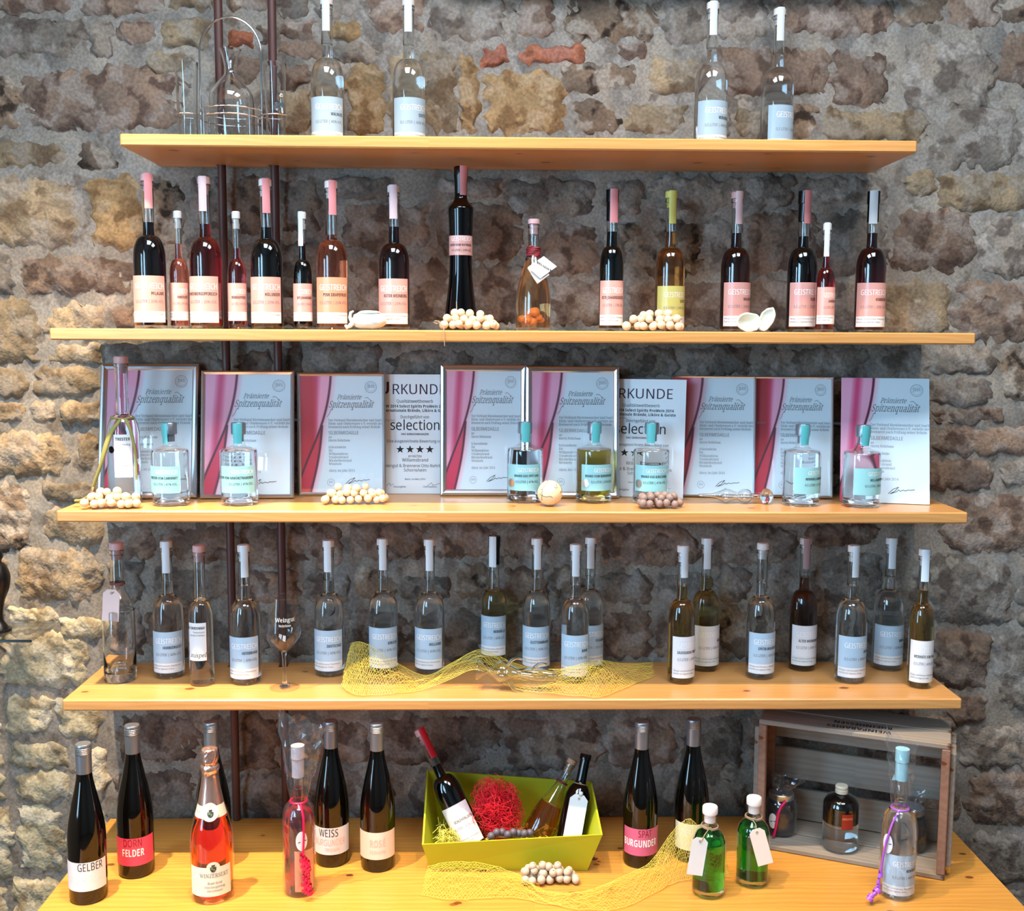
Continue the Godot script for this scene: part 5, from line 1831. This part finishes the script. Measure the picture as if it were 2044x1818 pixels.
func build_table_things() -> void:
	var white := colour("wine_white_label", Color(0.90, 0.87, 0.87), 0.5)
	var pinkl := colour("wine_pink_label", Color(0.93, 0.27, 0.38), 0.5)
	var blush := colour("wine_blush_label", Color(0.95, 0.82, 0.75), 0.5)
	var mauve := colour("wine_mauve_label", Color(0.80, 0.36, 0.48), 0.5)
	var cream := colour("wine_cream_label", Color(0.88, 0.86, 0.74), 0.5)
	var pale := colour("wine_pale_print", Color(0.96, 0.94, 0.93), 0.5)
	var dark_red := colour("wine_red_print", Color(0.55, 0.06, 0.14), 0.5)
	var blush_print := colour("wine_blush_print", Color(0.93, 0.72, 0.66), 0.5)
	var rr := 0.042
	wine("dark wine bottle with white label, front left corner of the table", -0.972, 0.405, 0.339, {"paper": white, "turn": 0.12, "prints": [[[["GELBER", sans, 0.022, 0.042, 0.070, 1.0, 0.72]], M.ink, "lettering"], [[["MUSKATELLER", sans, 0.019, 0.046, 0.048, 1.0, 0.66]], pale, "pale_lettering"]]})
	wine("dark wine bottle with bright pink red label, second from the left on the table", -0.906, 0.295, 0.339, {"paper": pinkl, "turn": 0.12, "prints": [[[["DORN", sans, 0.022, 0.021, 0.070, 1.0, 0.72]], dark_red, "red_lettering"], [[["FELDER", sans_bold, 0.023, 0.026, 0.047, 1.0, 0.62]], pale, "lettering"]]})
	wine("dark wine bottle almost hidden behind the rosé sparkling wine", -0.741, 0.262, 0.334, {"paper": mauve, "turn": 0.1})
	wine("dark wine bottle half hidden behind the red cellophane wrapped bottle", -0.476, 0.247, 0.330, {"paper": white, "turn": 0.05, "prints": [[[["WEISS", sans, 0.023, 0.018, 0.068, 1.0, 0.72]], M.ink, "lettering"], [[["BURGUNDER", sans, 0.02, 0.036, 0.048, 1.0, 0.66], ["TROCKEN", sans, 0.010, 0.020, 0.037, 1.0, 0.8]], blush_print, "pale_lettering"]]})
	wine("dark wine bottle with blush label, standing left of the yellow gift box", -0.369, 0.271, 0.334, {"paper": blush, "turn": 0.0, "prints": [[[["ROSÉ", sans_bold, 0.023, 0.022, 0.055, 1.0, 0.68], ["FEINHERB", sans, 0.010, 0.022, 0.042, 1.0, 0.8]], blush_print, "lettering"]]})
	wine("dark wine bottle with mauve pink label, right of the yellow gift box", 0.229, 0.259, 0.331, {"paper": mauve, "turn": 0.1, "prints": [[[["SPÄT", sans, 0.021, 0.018, 0.070, 1.0, 0.7]], dark_red, "red_lettering"], [[["BURGUNDER", sans_bold, 0.023, 0.034, 0.046, 1.0, 0.62]], pale, "lettering"]]})
	wine("dark wine bottle with cream label behind the front green bottle", 0.351, 0.236, 0.329, {"paper": cream, "turn": 0.0, "prints": [[[["RIESLING", sans, 0.02, 0.022, 0.060, 1.0, 0.66]], pale, "pale_lettering"]]})
	sparkling_wine()
	wrapped_bottles()
	gift_box()
	green_bottles()
	crate_and_jars()
	bead_bunch(Vector3(0.016, YT, 0.352), 0.118, 0.034, colour("table_bead", Color(0.74, 0.66, 0.58), 0.6), 50, -0.06, 40, "bunch of pale wooden beads on the table before the yellow gift box", "wooden bead bunches", false)
	net_ribbon("yellow net ribbon on the table, running before the gift box to the green bottles", Vector3(0, YT, 0), [
		[-0.262, 0.410, 0.003, 0.325, 0.022], [-0.20, 0.432, 0.003, 0.33, 0.036], [-0.13, 0.428, 0.003, 0.335, 0.032], [-0.06, 0.425, 0.003, 0.352, 0.016], [0.0, 0.45, 0.003, 0.405, 0.006], [0.08, 0.475, 0.003, 0.405, 0.005],
		[0.16, 0.47, 0.003, 0.36, 0.010], [0.235, 0.415, 0.003, 0.312, 0.022], [0.285, 0.37, 0.003, 0.300, 0.085], [0.33, 0.35, 0.003, 0.292, 0.115], [0.375, 0.345, 0.004, 0.300, 0.050], [0.42, 0.34, 0.003, 0.25, 0.004]], 57)


func sparkling_wine() -> void:
	var b := thing("sparkling_wine_bottle", "rosé sparkling wine bottle with silver pink foil neck, front left of the table", "wine bottle", Vector3(-0.709, YT + 0.0004, 0.400))
	var R := 0.0455
	var prof := [V(0, 0.012), V(R * 0.5, 0.006), V(R * 0.85, 0.0), V(R * 0.97, 0.002), V(R, 0.009)] + smooth_profile([V(R, 0.115), V(R * 0.985, 0.135), V(R * 0.90, 0.158), V(R * 0.76, 0.183), V(R * 0.58, 0.211), V(R * 0.43, 0.240), V(0.0165, 0.265), V(0.0152, 0.288)], 4) + [V(0.0152, 0.30), V(0, 0.30)]
	part(b, "glass", lathe(prof, 52), M.glass)
	part(b, "liquid", lathe(fill_of(prof, 0.003, 0.012, 0.225), 52), liquid(Color(0.95, 0.42, 0.22)))
	var st := start()
	st.set_smooth_group(0)
	# creased foil from the shoulder over the wired cork
	var fp := smooth_profile([V(0.0285, 0.199), V(0.0250, 0.218), V(0.0205, 0.242), V(0.0175, 0.264), V(0.0172, 0.274), V(0.0195, 0.280), V(0.0190, 0.288), V(0.0165, 0.293), V(0.0178, 0.302), V(0.0172, 0.318), V(0.0150, 0.326), V(0.0, 0.329)], 4)
	var nu := 44
	var grid := []
	for j in fp.size():
		for i in nu:
			var a := TAU * i / nu
			var q: Vector2 = fp[j]
			var crease := relief.get_noise_3d(cos(a) * 3.0, q.y * 90.0, sin(a) * 3.0) * (0.0022 if q.y > 0.268 else 0.0004)
			var r: float = maxf(q.x + (crease if q.x > 0.004 else 0.0), 0.0)
			grid.append(Vector3(sin(a) * r, q.y, cos(a) * r))
	for j in fp.size() - 1:
		for i in nu:
			var i2 := (i + 1) % nu
			quad(st, grid[j * nu + i], grid[j * nu + i2], grid[(j + 1) * nu + i2], grid[(j + 1) * nu + i])
	part(b, "foil", done(st), plain(Color(0.90, 0.74, 0.69), 0.26, 0.9))
	var ivory := colour("sekt_label", Color(0.88, 0.86, 0.78), 0.5)
	var band := part(b, "neck_band", lathe([V(0.0333, 0.184), V(0.0268, 0.2085)], 28, -1.6, 1.6), ivory)
	var med := part(b, "medallion", disc_on_neck(0.0175), colour("ivory_card", Color(0.94, 0.90, 0.80), 0.45))
	med.position = Vector3(0.006, 0.198, 0.0315)
	med.rotation = Vector3(-0.28, 0.2, 0)
	crest(med, 0.0085, 0.0012)
	print_on(band, [["SEKT", serif, 0.009, -0.030, 0.193, 0.0, 0.9]], round_place(0.0318, 0.0), M.grey_ink)
	var turn := 0.12
	var l := wrap_label(b, R + 0.0005, 0.019, 0.083, turn, 2.1, ivory)
	st = start()
	st.set_smooth_group(0)
	var pl := round_place(R + 0.0006, turn)
	for i in 18:
		var a := PI * i / 18
		var a2 := PI * (i + 1) / 18
		tri(st, pl.call(0.008, 0.083), pl.call(0.008 + cos(a) * 0.014, 0.083 + sin(a) * 0.012), pl.call(0.008 + cos(a2) * 0.014, 0.083 + sin(a2) * 0.012))
	part(l, "label_crown", done(st), ivory)
	var cr := crest_shape(V(0.008, 0.081), 0.0085, round_place(R + 0.0011, turn))
	part(l, "crest", cr[0], colour("crest_dark", Color(0.20, 0.20, 0.17), 0.6))
	part(l, "crest_field", cr[1], colour("crest_green", Color(0.40, 0.47, 0.38), 0.6))
	print_on(l, [["WINZERSEKT", serif, 0.0115, 0.010, 0.058, 0.5, 0.85], ["Rosé brut", serif, 0.0075, 0.010, 0.044, 0.5, 0.9, 0.2], ["Flaschengärung", serif, 0.0065, 0.010, 0.036, 0.5, 0.9, 0.2], ["Rheinhessen", serif, 0.006, 0.010, 0.028, 0.5, 0.9, 0.2]], round_place(R + 0.0009, turn), M.grey_ink)


func disc_on_neck(r: float) -> ArrayMesh:
	var st := start()
	st.set_smooth_group(-1)
	for i in 30:
		var a := TAU * i / 30
		var b := TAU * (i + 1) / 30
		var p := Vector3(cos(a) * r, sin(a) * r * 1.08, 0)
		var q := Vector3(cos(b) * r, sin(b) * r * 1.08, 0)
		var d := Vector3(0, 0, -0.0008)
		tri(st, Vector3.ZERO, p, q)
		tri(st, d, q + d, p + d)
		quad(st, p, p + d, q + d, q)
	return done(st)


func crest_shape(c: Vector2, s: float, pl: Callable) -> Array:
	# a small shield under a helm
	var a := start()
	a.set_smooth_group(-1)
	var b := start()
	b.set_smooth_group(-1)
	var sh := [V(-0.75, 0.35), V(-0.75, -0.35), V(-0.4, -0.85), V(0, -1.0), V(0.4, -0.85), V(0.75, -0.35), V(0.75, 0.35)]
	for i in range(1, sh.size() - 1):
		tri(a, pl.call(c.x + sh[0].x * s, c.y + sh[0].y * s), pl.call(c.x + sh[i].x * s, c.y + sh[i].y * s), pl.call(c.x + sh[i + 1].x * s, c.y + sh[i + 1].y * s))
	quad(a, pl.call(c.x - 0.35 * s, c.y + 0.45 * s), pl.call(c.x + 0.35 * s, c.y + 0.45 * s), pl.call(c.x + 0.5 * s, c.y + 0.95 * s), pl.call(c.x - 0.45 * s, c.y + 0.85 * s))
	var lift := func(x: float, y: float) -> Vector3:
		var p: Vector3 = pl.call(x, y)
		return p + Vector3(0, 0, 0.0003)
	quad(b, lift.call(c.x - 0.55 * s, c.y - 0.3 * s), lift.call(c.x, c.y - 0.3 * s), lift.call(c.x, c.y + 0.25 * s), lift.call(c.x - 0.55 * s, c.y + 0.25 * s))
	quad(b, lift.call(c.x + 0.05 * s, c.y - 0.75 * s), lift.call(c.x + 0.45 * s, c.y - 0.4 * s), lift.call(c.x + 0.45 * s, c.y - 0.1 * s), lift.call(c.x + 0.05 * s, c.y - 0.1 * s))
	return [done(a), done(b)]


func crest(o: Node3D, s: float, lift: float) -> void:
	var q := crest_shape(V(0.001, -0.002), s, flat_place(lift))
	part(o, "crest", q[0], colour("crest_dark", Color(0.20, 0.20, 0.17), 0.6))
	part(o, "crest_field", q[1], colour("crest_green", Color(0.40, 0.47, 0.38), 0.6))
	print_on(o, [["SEKT", serif, 0.006, 0.0, 0.0085, 0.5, 0.9]], flat_place(lift), M.grey_ink)


func wrapped_bottles() -> void:
	var g := "cellophane wrapped gift bottles"
	var crimson := plain(Color(0.86, 0.07, 0.27), 0.25)
	var b := spirit("wrapped_bottle", "bottle of red liqueur wrapped in cellophane with red curled ribbon, left half of the table", g, -0.526, YT, 0.384, {"R": 0.0335, "h": 0.325, "liquid": liquid(Color(0.66, 0.07, 0.08)), "fill": 0.232, "cap": M.white_plastic, "sleeve": colour("grey_sleeve", Color(0.66, 0.64, 0.68), 0.3)})
	film_bag(b, 0.0335, 0.203, 0.002, 0.383, 0.052, 0.020, 0.05, 3)
	oval_sticker(b, 0.0372, 0.32, 0.128, 0.0125, 0.0215)
	wrap_label(b, 0.0340, 0.014, 0.105, 0.55, 1.35, colour("salmon_paper", Color.WHITE))
	part(b, "ribbon_tie", tube(circle(0.0178, 0.203, 20), 0.0024, 6, true), crimson)
	for k in 3:
		curl_ribbon(b, Vector3(0.014 + 0.005 * k, 0.100 - 0.006 * k, 0.040), Vector3(0.018 + 0.006 * k, 0.022 - 0.004 * k, 0.044), 6.0, 0.0072, crimson)
	part(b, "ribbon_tail", tube([Vector3(0.008, 0.203, 0.017), Vector3(0.016, 0.18, 0.033), Vector3(0.017, 0.14, 0.038), Vector3(0.015, 0.10, 0.039)], 0.0025, 5), crimson)
	var lilac := plain(Color(0.66, 0.34, 0.80), 0.25)
	var c := spirit("wrapped_bottle", "clear spirit bottle wrapped in cellophane with lilac curled ribbon, before the wooden crate", g, 0.765, YT, 0.411, {"R": 0.0365, "h": 0.325, "liquid": M.clear_liquid, "fill": 0.212, "paper": colour("spirit_paper", Color.WHITE), "product": "MIRABELLE", "turn": -0.08, "l0": 0.013, "l1": 0.103, "sleeve": colour("blue_sleeve", Color(0.60, 0.80, 0.86), 0.3)})
	film_bag(c, 0.0365, 0.193, 0.002, 0.352, 0.036, 0.020, -0.02, 8)
	oval_sticker(c, 0.0402, -0.95, 0.125, 0.0115, 0.0215)
	part(c, "ribbon_tie", tube(circle(0.0178, 0.194, 20), 0.0026, 6, true), lilac)
	part(c, "ribbon_tail", tube([Vector3(-0.008, 0.194, 0.016), Vector3(-0.026, 0.172, 0.028), Vector3(-0.037, 0.13, 0.026), Vector3(-0.041, 0.09, 0.022), Vector3(-0.043, 0.062, 0.02)], 0.0025, 5), lilac)
	curl_ribbon(c, Vector3(-0.043, 0.062, 0.02), Vector3(-0.052, 0.028, 0.03), 3.0, 0.006, lilac)
	curl_ribbon(c, Vector3(-0.050, 0.030, 0.035), Vector3(-0.076, 0.011, 0.045), 4.0, 0.0085, lilac)


func gift_box() -> void:
	var o := thing("gift_box", "yellow green cardboard gift box with flaring sides holding bottles and red wood wool", "gift box", Vector3(0, YT + 0.0006, 0))
	var mat := colour("lime_card", Color(0.70, 0.70, 0.10), 0.55)
	var a := Vector3(-0.250, 0, 0.292)
	var b := Vector3(0.104, 0, 0.304)
	var c := Vector3(0.092, 0, 0.105)
	var d := Vector3(-0.238, 0, 0.095)
	var A := Vector3(-0.266, 0.070, 0.318)
	var B := Vector3(0.135, 0.098, 0.332)
	var C := Vector3(0.131, 0.128, 0.118)
	var D := Vector3(-0.268, 0.150, 0.098)
	var t := 0.004
	part(o, "front_panel", slab([a, b, B, A], t, Vector3(0, 0, 1)), mat)
	part(o, "back_panel", slab([d, c, C, D], t, Vector3(0, 0, 1)), mat)
	part(o, "side_panel", slab([d, a, A, D], t, Vector3(-1, 0, 0)), mat)
	part(o, "side_panel", slab([b, c, C, B], t, Vector3(1, 0, 0)), mat)
	part(o, "bottom", slab([a + Vector3.UP * t, b + Vector3.UP * t, c + Vector3.UP * t, d + Vector3.UP * t], t, Vector3.UP), mat)
	# straw filling
	var rng := RandomNumberGenerator.new()
	rng.seed = 5
	var st := start()
	for i in 420:
		var p := Vector3(rng.randf_range(-0.225, 0.085), 0.008 + rng.randf() * 0.04, rng.randf_range(0.135, 0.272))
		if i < 190:
			p = Vector3(rng.randf_range(-0.235, -0.19), 0.015 + rng.randf() * 0.055, rng.randf_range(0.20, 0.275))
		var dir := Vector3(rng.randfn(), rng.randfn() * 0.4, rng.randfn()).normalized() * rng.randf_range(0.008, 0.016)
		tube_into(st, [p - dir, p + Vector3(0, 0.005, 0), p + dir + Vector3(0, -0.004, 0)], 0.0009, 3)
	var straw := part(self, "straw_filling", done(st), colour("straw", Color(0.86, 0.82, 0.36), 0.7))
	straw.position.y = YT
	straw.set_meta("kind", "stuff")
	tag(straw, "pale yellow straw filling at the left inside the gift box", "straw")
	# red wood wool
	st = start()
	for i in 1300:
		var dd := Vector3(rng.randfn(), rng.randfn(), rng.randfn()).normalized()
		var k := pow(rng.randf(), 0.35)
		var p := Vector3(-0.098, 0.100, 0.205) + dd * Vector3(0.066, 0.082, 0.048) * k
		p.x += (p.y - 0.1) * -0.12
		p.y = maxf(p.y, 0.012)
		var ax := Vector3(rng.randfn(), rng.randfn(), rng.randfn()).cross(dd).normalized()
		var pts := []
		var h := ax
		for s in 6:
			pts.append(p)
			h = (h + Vector3(rng.randfn(), rng.randfn(), rng.randfn()) * 0.38 - (p - Vector3(-0.098, 0.1, 0.205)) * 6.0).normalized()
			p += h * 0.0085
			p.y = maxf(p.y, 0.010)
		tube_into(st, pts, 0.00055, 3)
	var wool := part(self, "wood_wool", done(st), colour("red_wool", Color(0.90, 0.07, 0.17), 0.6))
	wool.position.y = YT
	wool.set_meta("kind", "stuff")
	tag(wool, "tuft of bright red wood wool standing in the gift box", "wood wool")
	# left bottle leaning in the box
	var q := spirit("liqueur_bottle", "black liqueur bottle leaning left inside the gift box, white label, red strip on its neck", "", 0, 0, 0, {"R": 0.0330, "h": 0.300, "rn": 0.0118, "liquid": liquid(Color(0.02, 0.01, 0.02)), "fill": 0.208, "paper": colour("box_white_label", Color(0.93, 0.86, 0.84), 0.4), "product": "SCHLEHENLIKÖR", "strip": colour("red_strip", Color(0.78, 0.10, 0.18), 0.4), "strip_turn": 0.6, "turn": 0.0, "l0": 0.014, "l1": 0.110, "cap": M.rose_plastic, "band": false})
	lean_in(q, Vector3(-0.148, YT + 0.020, 0.235), Vector3(-0.273, YT + 0.253, 0.150))
	# dark bottle with a white tag on the right
	var w := thing("wine_bottle", "small dark wine bottle leaning right inside the gift box, with a white paper tag", "wine bottle", Vector3.ZERO)
	var prof := [V(0, 0.004), V(0.026, 0), V(0.0285, 0.002), V(0.030, 0.008)] + smooth_profile([V(0.030, 0.11), V(0.0285, 0.125), V(0.021, 0.143), V(0.0138, 0.152), V(0.0122, 0.165), V(0.0115, 0.205)], 4) + [V(0.0135, 0.206), V(0.0135, 0.216), V(0.012, 0.219), V(0, 0.219)]
	part(w, "glass", lathe(prof, 40), M.wine_glass)
	hang_tag(w, Vector3(-0.002, 0.128, 0.0325), Vector2(0.042, 0.105), 0.02, 0.0, M.white_paper)
	part(w, "string", tube(circle(0.0145, 0.150, 18), 0.0012, 5, true), M.twine)
	st = start()
	ball(0.005, Vector3(0.0, 0.131, 0.034), st)
	part(w, "bow_knot", done(st), M.white_paper)
	lean_in(w, Vector3(0.064, YT + 0.016, 0.235), Vector3(0.112, YT + 0.219, 0.165))
	# orange liqueur decanter between
	var e := thing("liqueur_decanter", "small clear decanter of orange liqueur leaning inside the gift box beside the dark bottle", "bottle", Vector3.ZERO)
	var pr := [V(0, 0.004), V(0.030, 0), V(0.034, 0.003)] + smooth_profile([V(0.0352, 0.012), V(0.0345, 0.045), V(0.029, 0.078), V(0.019, 0.112), V(0.0125, 0.136), V(0.0105, 0.155), V(0.0102, 0.178)], 4) + [V(0.0118, 0.179), V(0.0118, 0.186), V(0.0104, 0.187)]
	part(e, "glass", lathe(cut_profile(pr, 0.0, 0.085), 36), M.glass)
	part(e, "neck", lathe(neck_shell(pr, 0.0018, 0.0853), 28), M.solid_glass)
	part(e, "liquid", lathe(fill_of(pr, 0.0016, 0.006, 0.085), 36), liquid(Color(0.96, 0.60, 0.32)))
	stopper(e, 0.187, 0.0102, M.cork, 0.012)
	part(e, "neck_wrap", tube(circle(0.0125, 0.140, 18), 0.0028, 6, true), colour("maroon", Color.WHITE))
	lean_in(e, Vector3(-0.010, YT + 0.030, 0.200), Vector3(0.079, YT + 0.192, 0.150))
	# a small cluster of grapes behind the front panel
	var gp := thing("grape_cluster", "cluster of bluish grey grapes showing above the front of the gift box", "grapes", Vector3(-0.112, YT + 0.076, 0.288))
	st = start()
	st.set_smooth_group(0)
	ball(0.0088, Vector3.ZERO, st, 14, 9)
	var berry := done(st)
	for i in 8:
		var bp := part(gp, "berry", berry, colour("grape", Color(0.36, 0.32, 0.36), 0.5))
		bp.position = Vector3(0.0125 * i, 0.006 * absf(sin(i * 1.9)), -0.006 * (i % 3))
	part(gp, "stem", tube([Vector3(0, -0.004, -0.006), Vector3(0.05, -0.008, -0.008), Vector3(0.088, -0.004, -0.006), Vector3(0.092, -0.05, -0.03)], 0.0014, 5), M.twine)


func lean_in(o: Node3D, foot: Vector3, head: Vector3) -> void:
	var y := (head - foot).normalized()
	var x := y.cross(Vector3.BACK).normalized()
	o.position = foot
	o.basis = Basis(x, y, x.cross(y).normalized())


func green_bottles() -> void:
	var green := liquid(Color(0.06, 0.60, 0.16))
	var rows := [[0.358, 0.401, "squat bottle of green liqueur with white hang tag, nearest the table edge", 0.06, -0.026, 0.0], [0.464, 0.356, "squat bottle of green liqueur with cream hang tag, farther back near the crate", 0.30, -0.004, 0.0]]
	for r in rows:
		var b := thing("green_bottle", r[2], "bottle", Vector3(r[0], YT + 0.0004, r[1]), "squat bottles of green liqueur")
		var R := 0.0362
		var prof := [V(0, 0.006), V(R * 0.8, 0.0), V(R * 0.96, 0.002), V(R, 0.008)] + smooth_profile([V(R, 0.02), V(R, 0.108), V(R * 0.97, 0.118), V(R * 0.85, 0.132), V(R * 0.62, 0.142), V(0.0165, 0.150), V(0.0145, 0.158)], 4) + [V(0.0143, 0.172), V(0.0155, 0.173), V(0.0155, 0.178), V(0.0135, 0.179)]
		part(b, "glass", lathe(prof, 44), M.glass)
		part(b, "thick_base", lathe([V(0, 0.006), V(R * 0.8, 0.003), V(R * 0.95, 0.008), V(R * 0.95, 0.016), V(0, 0.016)], 36), M.clear_liquid)
		part(b, "liquid", lathe(fill_of(prof, 0.0022, 0.017, 0.135), 44), green)
		part(b, "stopper", lathe([V(0, 0.160), V(0.012, 0.160), V(0.0122, 0.1795), V(0.0163, 0.1795), V(0.0165, 0.183), V(0.0163, 0.193), V(0.015, 0.195), V(0, 0.195)], 28), M.white_plastic)
		twine_wrap(b, 0.0165, 0.148, 2, 0.0015, M.twine)
		var front: bool = r[4] < -0.01
		hang_tag(b, Vector3(r[4], 0.140, 0.034 if front else 0.039), Vector2(0.034, 0.083), -0.14 if front else 0.28, -0.02, M.white_paper if front else M.tag_paper)
		part(b, "string", tube([Vector3(-0.006, 0.15, 0.017), Vector3(r[4] * 0.6, 0.146, 0.030), Vector3(r[4], 0.134, 0.0385)], 0.0011, 5), M.twine)


func crate_and_jars() -> void:
	# a wooden wine crate lying on its side, open towards the viewer
	var yaw := -0.4065
	var o := thing("wooden_crate", "weathered wooden wine crate lying open to the front, right end of the table", "crate", Vector3(0.511, YT + 0.0006, 0.195))
	o.rotation.y = yaw
	# front edge runs along local x from 0 to 0.415; local -z goes back
	var L := 0.415
	var H := 0.312
	var D := 0.172
	var t := 0.012
	for z in [-0.041, -0.127]:
		part(o, "slat", box(Vector3(L, t, 0.080), at(L / 2, H - t / 2, z), 0.002), M.crate_pine)
		part(o, "slat", box(Vector3(L, t, 0.080), at(L / 2, t / 2, z), 0.002), M.crate_pine)
	for k in 3:
		part(o, "slat", box(Vector3(L - 0.02, 0.078, t), at(L / 2, 0.053 + k * 0.102, -D + t / 2 - 0.002), 0.002), M.crate_pine)
	for x in [0.009, L - 0.009]:
		for z in [-0.012, -D + 0.024]:
			part(o, "corner_post", box(Vector3(0.018, H - 2 * t - 0.0004, 0.024), at(x, H / 2, z), 0.002), M.crate_post)
	for k in 2:
		for x in [-0.006, L + 0.006]:
			part(o, "end_slat", box(Vector3(0.012, H - 0.05, 0.062), at(x, H / 2, -0.050 - k * 0.080), 0.002), M.crate_pine)
	var print_ := start()
	var pl := func(x: float, yy: float) -> Vector3: return Vector3(0.29 - x, H + 0.0004, -0.075 + yy)
	write_into(print_, "RHEINHESSEN", sans_bold, 0.024, 0.0, 0.006, 0.0, pl, 0.8)
	write_into(print_, "WEINPARADIES", sans_bold, 0.024, 0.0, 0.036, 0.0, pl, 0.8)
	part(o, "lettering", done(print_), M.ink)
	var g := "cellophane wrapped jars in the crate"
	for r in [[0.585, 0.140, "dark jar in crumpled cellophane with pink ribbon, at the left inside the crate", 3, true], [0.866, 0.225, "dark jar in crumpled cellophane at the right inside the crate, behind the lilac ribbon bottle", 6, false]]:
		var j := thing("wrapped_jar", r[2], "jar", Vector3(r[0], YT + 0.0134, r[1]), g)
		part(j, "glass", lathe([V(0, 0.003), V(0.030, 0), V(0.035, 0.004), V(0.036, 0.01), V(0.036, 0.070), V(0.032, 0.080), V(0.027, 0.084), V(0.027, 0.09)], 36), M.glass)
		part(j, "contents", lathe([V(0, 0.004), V(0.0335, 0.004), V(0.0345, 0.01), V(0.0345, 0.070), V(0.030, 0.078), V(0, 0.078)], 36), plain(Color(0.035, 0.012, 0.03), 0.15))
		part(j, "lid", lathe([V(0.0, 0.086), V(0.029, 0.086), V(0.0295, 0.088), V(0.0295, 0.099), V(0.028, 0.1005), V(0, 0.1005)], 32), M.silver)
		film_bag(j, 0.0362, 0.104, 0.002, 0.138, 0.045, 0.026, 0.6 if r[4] else -0.2, r[3])
		if r[4]:
			oval_sticker(j, 0.0395, -0.75, 0.040, 0.011, 0.0185)
			part(j, "ribbon", tube([Vector3(0.002, 0.088, 0.031), Vector3(-0.010, 0.078, 0.036), Vector3(-0.016, 0.064, 0.037), Vector3(-0.022, 0.02, 0.036), Vector3(-0.026, 0.005, 0.036)], 0.0036, 6), plain(Color(0.80, 0.06, 0.30), 0.3))
	var b := thing("small_dark_bottle", "squat bottle, dark above and clear below, silver screw cap and red label, before the crate", "bottle", Vector3(0.702, YT + 0.0136, 0.222))
	var R := 0.0425
	var prof := [V(0, 0.008), V(R * 0.8, 0.0), V(R * 0.96, 0.003), V(R, 0.011)] + smooth_profile([V(R, 0.03), V(R, 0.098), V(R * 0.97, 0.110), V(R * 0.82, 0.121), V(R * 0.55, 0.127), V(0.0145, 0.131)], 4) + [V(0.0135, 0.134), V(0.0135, 0.146)]
	part(b, "glass", lathe(prof, 44), M.glass)
	part(b, "clear_lower_part", lathe(fill_of(prof, 0.0025, 0.006, 0.066), 44), M.clear_liquid)
	part(b, "dark_upper_part", lathe(fill_of(prof, 0.0025, 0.067, 0.129), 44), plain(Color(0.012, 0.010, 0.010), 0.1))
	var ly := wrap_label(b, R + 0.0005, 0.062, 0.098, 0.05, 0.62, colour("red_label", Color(0.55, 0.13, 0.08), 0.5))
	print_on(ly, [["KRÄUTER", sans_bold, 0.007, 0.0, 0.083, 0.5, 0.8]], round_place(R + 0.0009, 0.05), colour("gold_print", Color(0.8, 0.5, 0.3), 0.5))
	part(b, "screw_cap", lathe([V(0, 0.133), V(0.0142, 0.133), V(0.0145, 0.138), V(0.0138, 0.1385), V(0.0145, 0.1395), V(0.0138, 0.1435), V(0.0145, 0.1445), V(0.0145, 0.149), V(0.013, 0.151), V(0, 0.151)], 28), colour("gold_cap", Color(0.78, 0.74, 0.66), 0.35))


# ---------------------------------------------------------------- left edge: a small glass shelf with a dark figure

func build_left_corner() -> void:
	var s := thing("glass_shelf", "small grey green glass shelf reaching into the picture at the left edge", "shelf", Vector3(-1.36, 1.247, 0.10))
	var st := start()
	box_into(st, Vector3(0.39, 0.006, 0.165), at(0, 0, 0), 0.001)
	part(s, "plate", done(st), pane(Color(0.16, 0.20, 0.18), 0.2))
	part(s, "dark_edge", box(Vector3(0.39, 0.006, 0.003), at(0, 0, 0.0842), 0.0008), plain(Color(0.03, 0.04, 0.04), 0.2))
	for x in [-0.12, 0.02]:
		part(s, "bracket", box(Vector3(0.012, 0.05, 0.13), at(x, -0.028, -0.022), 0.002), M.rod)
	var f := thing("dark_figure", "dark figure standing on the glass shelf, cut off by the left picture edge", "figurine", Vector3(-1.272, 1.2504, 0.11))
	var prof := smooth_profile([V(0.0, 0.0), V(0.022, 0.001), V(0.020, 0.012), V(0.011, 0.03), V(0.015, 0.07), V(0.026, 0.10), V(0.030, 0.13), V(0.022, 0.155), V(0.012, 0.166), V(0.017, 0.18), V(0.010, 0.197), V(0, 0.20)], 4)
	part(f, "body", lathe(prof, 28), plain(Color(0.02, 0.022, 0.028), 0.35))
	part(f, "base", lathe([V(0, 0.0), V(0.028, 0.0), V(0.028, 0.006), V(0.0, 0.008)], 24), plain(Color(0.02, 0.022, 0.028), 0.35))
